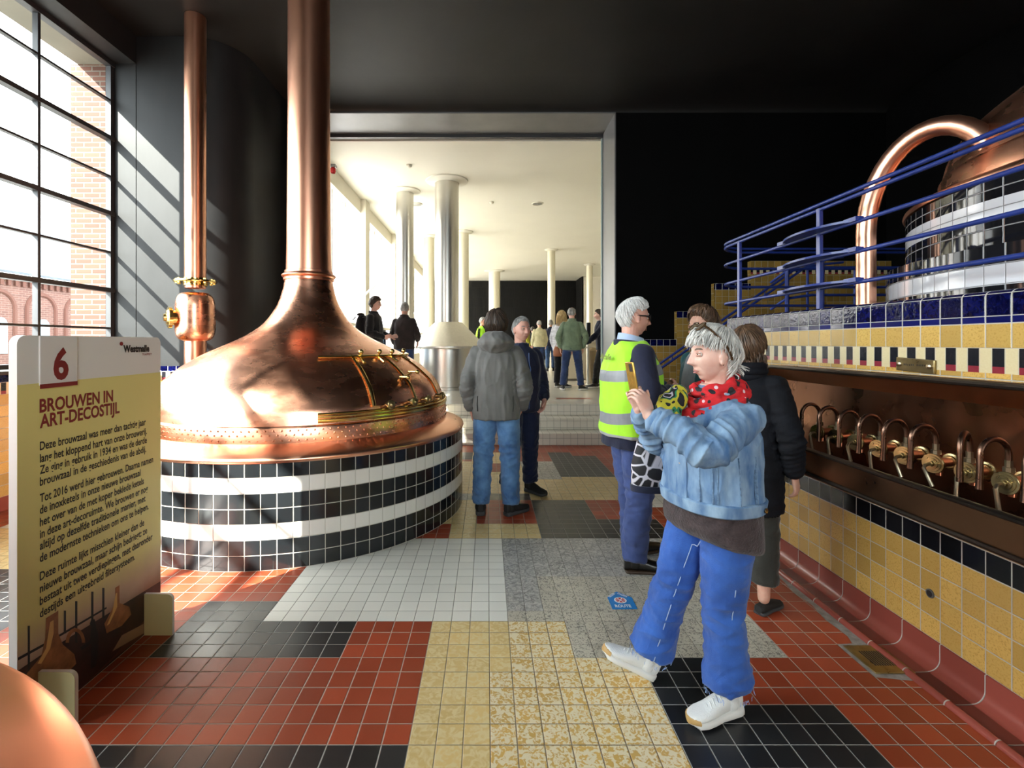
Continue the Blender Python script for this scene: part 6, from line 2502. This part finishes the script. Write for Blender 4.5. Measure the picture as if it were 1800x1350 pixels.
P.hair(h_white, front=0.62, side=0.08, back=-0.54, th=0.012, top=0.008, ear=0.5, groove=0.004, seed=13, flow=28, ns=420, sk=dict(r=0.0024, over=0.05, lift=0.010, wav=0.02, a0=(0.1, 0.85), flick=0.004))


def glasses(P, mat, lens):
    m = MB()
    for sd in (-1, 1):
        c = V3((0.033 * sd, 0.096, 0.002))
        m.tube([P.hc + P.F @ (c + V3((0.026 * math.cos(2 * PI * k / 18), -0.010 * math.cos(2 * PI * k / 18) * sd, 0.019 * math.sin(2 * PI * k / 18)))) * P.hk for k in range(18)], 0.0028, 6, close=True)
        m.tube([P.hc + P.F @ V3(v) * P.hk for v in ((0.060 * sd, 0.085, 0.010), (0.080 * sd, 0.04, 0.010), (0.084 * sd, -0.012, 0.008))], (0.0045, 0.002), 6)
    m.tube([P.hc + P.F @ V3(v) * P.hk for v in ((-0.01, 0.101, 0.006), (0.01, 0.101, 0.006))], 0.003, 6)
    g = piece('glasses', m, mat, P.t, P.s)
    l = MB()
    for sd in (-1, 1):
        c = V3((0.033 * sd, 0.096, 0.002))
        l.loft([[P.hc + P.F @ (c + V3((0.025 * math.cos(2 * PI * k / 18), -0.010 * math.cos(2 * PI * k / 18) * sd + o_, 0.018 * math.sin(2 * PI * k / 18)))) * P.hk for k in range(18)] for o_ in (-0.001, 0.001)])
    l.v = [tuple(c * P.s for c in v) for v in l.v]
    o = obj('lens', l, lens, None, smooth=True, fix=True)
    o.parent = g
    o.location = o.location - V3(g.location)


glasses(P, ink_black, plain('black_lens', (0.006, 0.006, 0.008), 0.06))
P.shoes(up_m=shoe_black, sole_m=plain('brown_heel', (0.04, 0.022, 0.012), 0.5), L=0.30, W=0.098)

# ---- the man in teal behind the woman
P = Person('brown haired man in open teal jacket, mostly hidden behind the silver hair', (1.565, 3.52, 0), 103, 1.775, 0.008,
           wrL=(-0.22, 0.10, 0.92), wrR=(0.22, 0.10, 0.92), hy=6)
P.body(skin_tan, nose=1.15, age=0.6)
face_bits(P.t, P.hc, P.F, P.hk, P.s, brow=h_dark)
P.trousers(cloth('dark_grey_trousers', (0.02, 0.02, 0.022)), seed=51)


def openf(c):
    x, y, z = c
    return 1 if y > 0.03 and abs(x) < 0.075 else 0


P.coat([cloth('teal_jacket', (0.012, 0.085, 0.095)), cloth('grey_shirt', (0.26, 0.29, 0.32))], P.jacket_rings(0.84, 0.20, 0.145), (0.076, 0.070, 0.062, 0.058, 0.050), seed=53, matf=openf)
P.collar(cloth('teal_collar', (0.010, 0.07, 0.08)), 0.082, 0.05)
P.hair(h_brown, front=0.74, side=0.0, back=-0.62, th=0.020, top=0.022, groove=0.006, seed=19, tem=0.06, flow=24, ns=240, sk=dict(r=0.0042, over=0.08, lift=0.012, wav=0.04, flick=0.008))
P.shoes(up_m=shoe_blacks)

# ---- the woman in the dark quilted coat
P = Person('brown haired woman in long dark quilted coat facing the copper trough', (1.545, 2.93, 0), -50, 1.63, 0.008,
           wrL=(-0.23, 0.12, 0.90), wrR=(0.26, 0.04, 0.86), elR=(0.27, -0.04, 1.10), hdR=(0.1, 0.25, -0.95), hy=-10, toeL=(-0.3, 1), toeR=(0.15, 1), ankL=(-0.14, 0.06, 0.088), ankR=(0.12, -0.04, 0.088))
P.body(skin_tan)
P.trousers(cloth('olive_black_trousers', (0.028, 0.026, 0.020)), (0.10, 0.095, 0.082, 0.080, 0.078), hem=0.17, seed=61)


def quilt(v):
    return 0.0


coat_m = cloth('dark_navy_quilt', (0.0025, 0.003, 0.006), var=0.4, rough=0.85, sheen=0)
P.coat(coat_m, [(0.62, 0, 0, 0.20, 0.155), (0.64, 0, 0, 0.208, 0.162), (0.9, 0, 0, 0.205, 0.160), (1.1, 0, 0, 0.195, 0.150), (1.28, 0, 0, 0.198, 0.150), (1.39, 0, 0, 0.182, 0.120), (1.45, 0, 0, 0.12, 0.09), (1.49, 0, 0, 0.085, 0.08)],
       (0.078, 0.072, 0.066, 0.060, 0.052), name='coat', seed=63, amp=0.010, st=(0.7, 0.7, 2.2))
m = MB()
for rr, zz in ((0.098, 1.45), (0.104, 1.485), (0.098, 1.515)):
    m.tube([(rr * math.cos(2 * PI * k / 28), rr * math.sin(2 * PI * k / 28) - 0.01, zz) for k in range(28)], 0.026, 10, close=True)
piece('padded_collar', m, coat_m, P.t, P.s)
P.hair(h_brown, front=0.45, side=-0.25, back=-0.75, th=0.024, top=0.006, groove=0.005, seed=29, flow=24, ns=220, sk=dict(r=0.0045, over=0.3, wav=0.03, lift=0.008),
       extra=lambda mb: locks(mb, P.hc, P.F, P.hk, 110, 37, (1.2, 5.1), -0.60, -0.1, 0.020, 0.09, 0.008, 0.03, 0.002))
P.shoes(up_m=shoe_blacks, low=True, L=0.245, W=0.088)

# ---- visitors in the far hall
HZ = 0.5425


def visitor(label, loc, yaw, H, skin, hairm, hk, topm, botm, rings=None, vox=0.011, tname='jacket', bname='trousers', face=False, glasses_=None, shm=shoe_black, sole=sole_dark, seed=0, amp=0.009, matf=None, col=None, **pose):
    P = Person(label, (loc[0], loc[1], HZ), yaw, H, vox, **pose)
    P.body(skin, vox=0.007)
    if face:
        face_bits(P.t, P.hc, P.F, P.hk, P.s, brow=hairm)
    P.trousers(botm, name=bname, seed=seed, hem=0.09)
    P.coat(topm, rings or P.jacket_rings(0.85, 0.205, 0.142), name=tname, seed=seed + 1, amp=amp, matf=matf)
    if col:
        P.collar(col)
    P.hair(hairm, nu=72, nv=48, **hk)
    P.shoes(up_m=shm, sole_m=sole, sneaker=sole is sole_white)
    return P


HK = dict(front=0.58, side=0.0, back=-0.60, th=0.016, top=0.004, groove=0.004)
bl_ = cloth('black_jersey', (0.010, 0.010, 0.012))
bpx = visitor('dark haired man in black with a backpack beyond the copper dome', (-2.14, 9.32), -98, 1.86, skin_pale, h_dark, dict(HK, th=0.026, top=0.008, side=-0.1, front=0.5), bl_, jean_dark, face=True, seed=71, col=bl_,
              wrR=(0.20, 0.26, 1.04), elR=(0.26, 0.02, 1.12), hdR=(-0.1, 1, 0.15), wrL=(-0.2, 0.25, 1.05), elL=(-0.26, 0.02, 1.12), hdL=(0.1, 1, 0.15))
bp_ = thing('backpack', 'black backpack on the dark haired man beyond the copper dome', 'backpack', (-2.36, 9.33, HZ + 1.0))
m = MB()
torso(m, [(1.56, -2.375, 9.34, 0.06, 0.11), (1.59, -2.385, 9.34, 0.085, 0.14), (1.75, -2.395, 9.34, 0.10, 0.15), (1.95, -2.385, 9.34, 0.085, 0.14), (2.05, -2.37, 9.34, 0.06, 0.11), (2.07, -2.365, 9.34, 0.03, 0.07)], 24, 3)
obj('pack', m, bl_, bp_, smooth=True, fix=True)
m = MB()
m.ball((-2.40, 9.34, 2.08), (0.07, 0.11, 0.035), 14, 8)
m.tube([(-2.48, 9.30, 2.04), (-2.53, 9.30, 1.98), (-2.56, 9.30, 1.985)], 0.012, 6)
obj('lid', m, black_cl, bp_, smooth=True, fix=True)
m = MB()
for dy in (-0.11, 0.11):
    m.tube([(-2.34, 9.34 + dy, 2.02), (-2.22, 9.34 + dy, 2.065), (-2.08, 9.34 + dy, 2.0), (-2.04, 9.34 + dy, 1.85), (-2.12, 9.34 + dy * 1.3, 1.68), (-2.32, 9.34 + dy, 1.62)], (0.008, 0.024), 6)
obj('shoulder_strap', m, black_cl, bp_, smooth=True)

br_ = cloth('brown_black_fleece', (0.022, 0.014, 0.014), var=0.3)
visitor('short haired man in dark brown jacket seen from behind beside the steel kettle', (-1.64, 9.75), -8, 1.80, skin_tan, h_grey, dict(HK, th=0.009, side=-0.05), br_, jean_dark, seed=73, col=br_, elR=(0.26, 0.0, 1.13), wrR=(0.20, 0.22, 1.02), wrL=(-0.24, 0.12, 0.95))
visitor('bearded man in a yellow safety vest half hidden by the steel hood', (-0.14, 14.0), -118, 1.72, skin_ruddy, h_grey, dict(HK, th=0.014), [hiv, bl_], jean_dark, seed=75, face=True,
        matf=lambda c: 0 if abs(c[0]) < 0.21 and abs(c[0]) > 0.05 or c[1] < 0.0 else 1)
visitor('white haired person in mustard yellow jacket behind the man facing us', (1.20, 15.6), -70, 1.77, skin_pale, h_white, HK, cloth('mustard_jacket', (0.34, 0.31, 0.022)), jean_dark, seed=77, hy=-10)
visitor('balding man in cream jumper seen from behind in the far hall', (1.80, 16.9), 6, 1.77, skin_ruddy, h_grey, dict(HK, th=0.008, bald=0.95), cloth('cream_knit', (0.50, 0.46, 0.28)), jean_dark, tname='jumper', seed=79)
visitor('grey haired man in navy hooded jacket in the far hall', (2.25, 17.4), -10, 1.80, skin_ruddy, h_grey, HK, navy_j, cloth('faded_denim', (0.05, 0.11, 0.24), col2=(0.02, 0.05, 0.12)), seed=81, col=navy_j)
visitor('dark haired person just showing beside the cream jumper, farthest in the hall', (1.86, 20.0), 10, 1.64, skin_tan, h_dark, dict(HK, th=0.022), bl_, jean_dark, seed=83)
pb = visitor('blonde woman in pale striped top and dark leggings', (1.66, 11.0), -42, 1.71, skin_pale, h_blond,
             dict(front=0.45, side=-0.3, back=-0.72, th=0.026, groove=0.006, extra=None), plain('pale_striped_knit', (0.55, 0.55, 0.58), 0.9, var=0.35, vscale=24, stretch=(0.2, 0.2, 2.5)), black_cl, tname='top', bname='leggings', seed=85,
             sole=sole_white, fat=0.92, hy=-8)
m = MB()
locks(m, pb.hc, pb.F, pb.hk, 150, 47, (0.9, 5.4), -0.6, 0.7, 0.022, 0.24, 0.011, 0.05, 0.003)
piece('hair_lengths', m, h_blond, pb.t, pb.s, fix=False)
hb2 = thing('shoulder_bag', 'tan leather bag hanging at the hip of the blonde woman', 'bag', (1.52, 10.78, HZ + 0.72))
m = MB()
torso(m, [(1.245, 1.56, 10.73, 0.08, 0.03), (1.26, 1.56, 10.73, 0.11, 0.045), (1.38, 1.57, 10.73, 0.12, 0.05), (1.46, 1.59, 10.73, 0.11, 0.035)], 24, 3)
obj('bag_body', m, plain('tan_leather', (0.36, 0.12, 0.045), 0.45), hb2, smooth=True, fix=True)
m = MB()
m.tube([(1.49, 10.76, 1.45), (1.60, 10.76, 1.70), (1.70, 10.88, 1.98)], (0.012, 0.004), 6)
obj('strap', m, plain('tan_strap', (0.28, 0.09, 0.03), 0.5), hb2, smooth=True)
gj = cloth('sage_green_jacket', (0.15, 0.20, 0.125), var=0.2)
pg_ = visitor('balding man in sage green jacket and jeans seen from behind', (1.80, 10.42), -6, 1.75, skin_ruddy, h_grey, dict(HK, th=0.012, bald=0.9, back=-0.62), gj, jean_dark, None, seed=87, col=gj, sole=sole_white, amp=0.012,
              ankL=(-0.19, -0.02, 0.088), ankR=(0.19, -0.02, 0.088), kneeL=(-0.145, 0.02, 0.5), kneeR=(0.15, 0.02, 0.5), toeL=(-0.1, 1), toeR=(0.8, 0.8), elL=(-0.28, -0.05, 1.13), elR=(0.285, -0.05, 1.13), fat=1.12, deep=1.2, hy=-20)
m = MB()
torso(m, [(0.885, 0, 0, 0.195, 0.142), (0.89, 0, 0, 0.203, 0.15), (0.935, 0, 0, 0.205, 0.152), (0.94, 0, 0, 0.198, 0.146)], 36)
piece('waistband', m, gj, pg_.t, pg_.s, angle=50)
visitor('man in black leaning from behind the doorway jamb and reaching out one hand', (2.575, 10.95), 78, 1.74, skin_pale, h_dark, HK, navy, black_cl, seed=89, face=True,
        elL=(-0.30, 0.16, 1.16), wrL=(-0.26, 0.36, 0.98), hdL=(0.05, 0.8, -0.45), pnL=(0.3, 0.3, 0.9), thL=(0.5, 0.6, 0.3), lean=(0, 0.05), sole=sole_white, toeL=(-0.1, 1), ankL=(-0.12, 0.16, 0.088), kneeL=(-0.11, 0.12, 0.5))
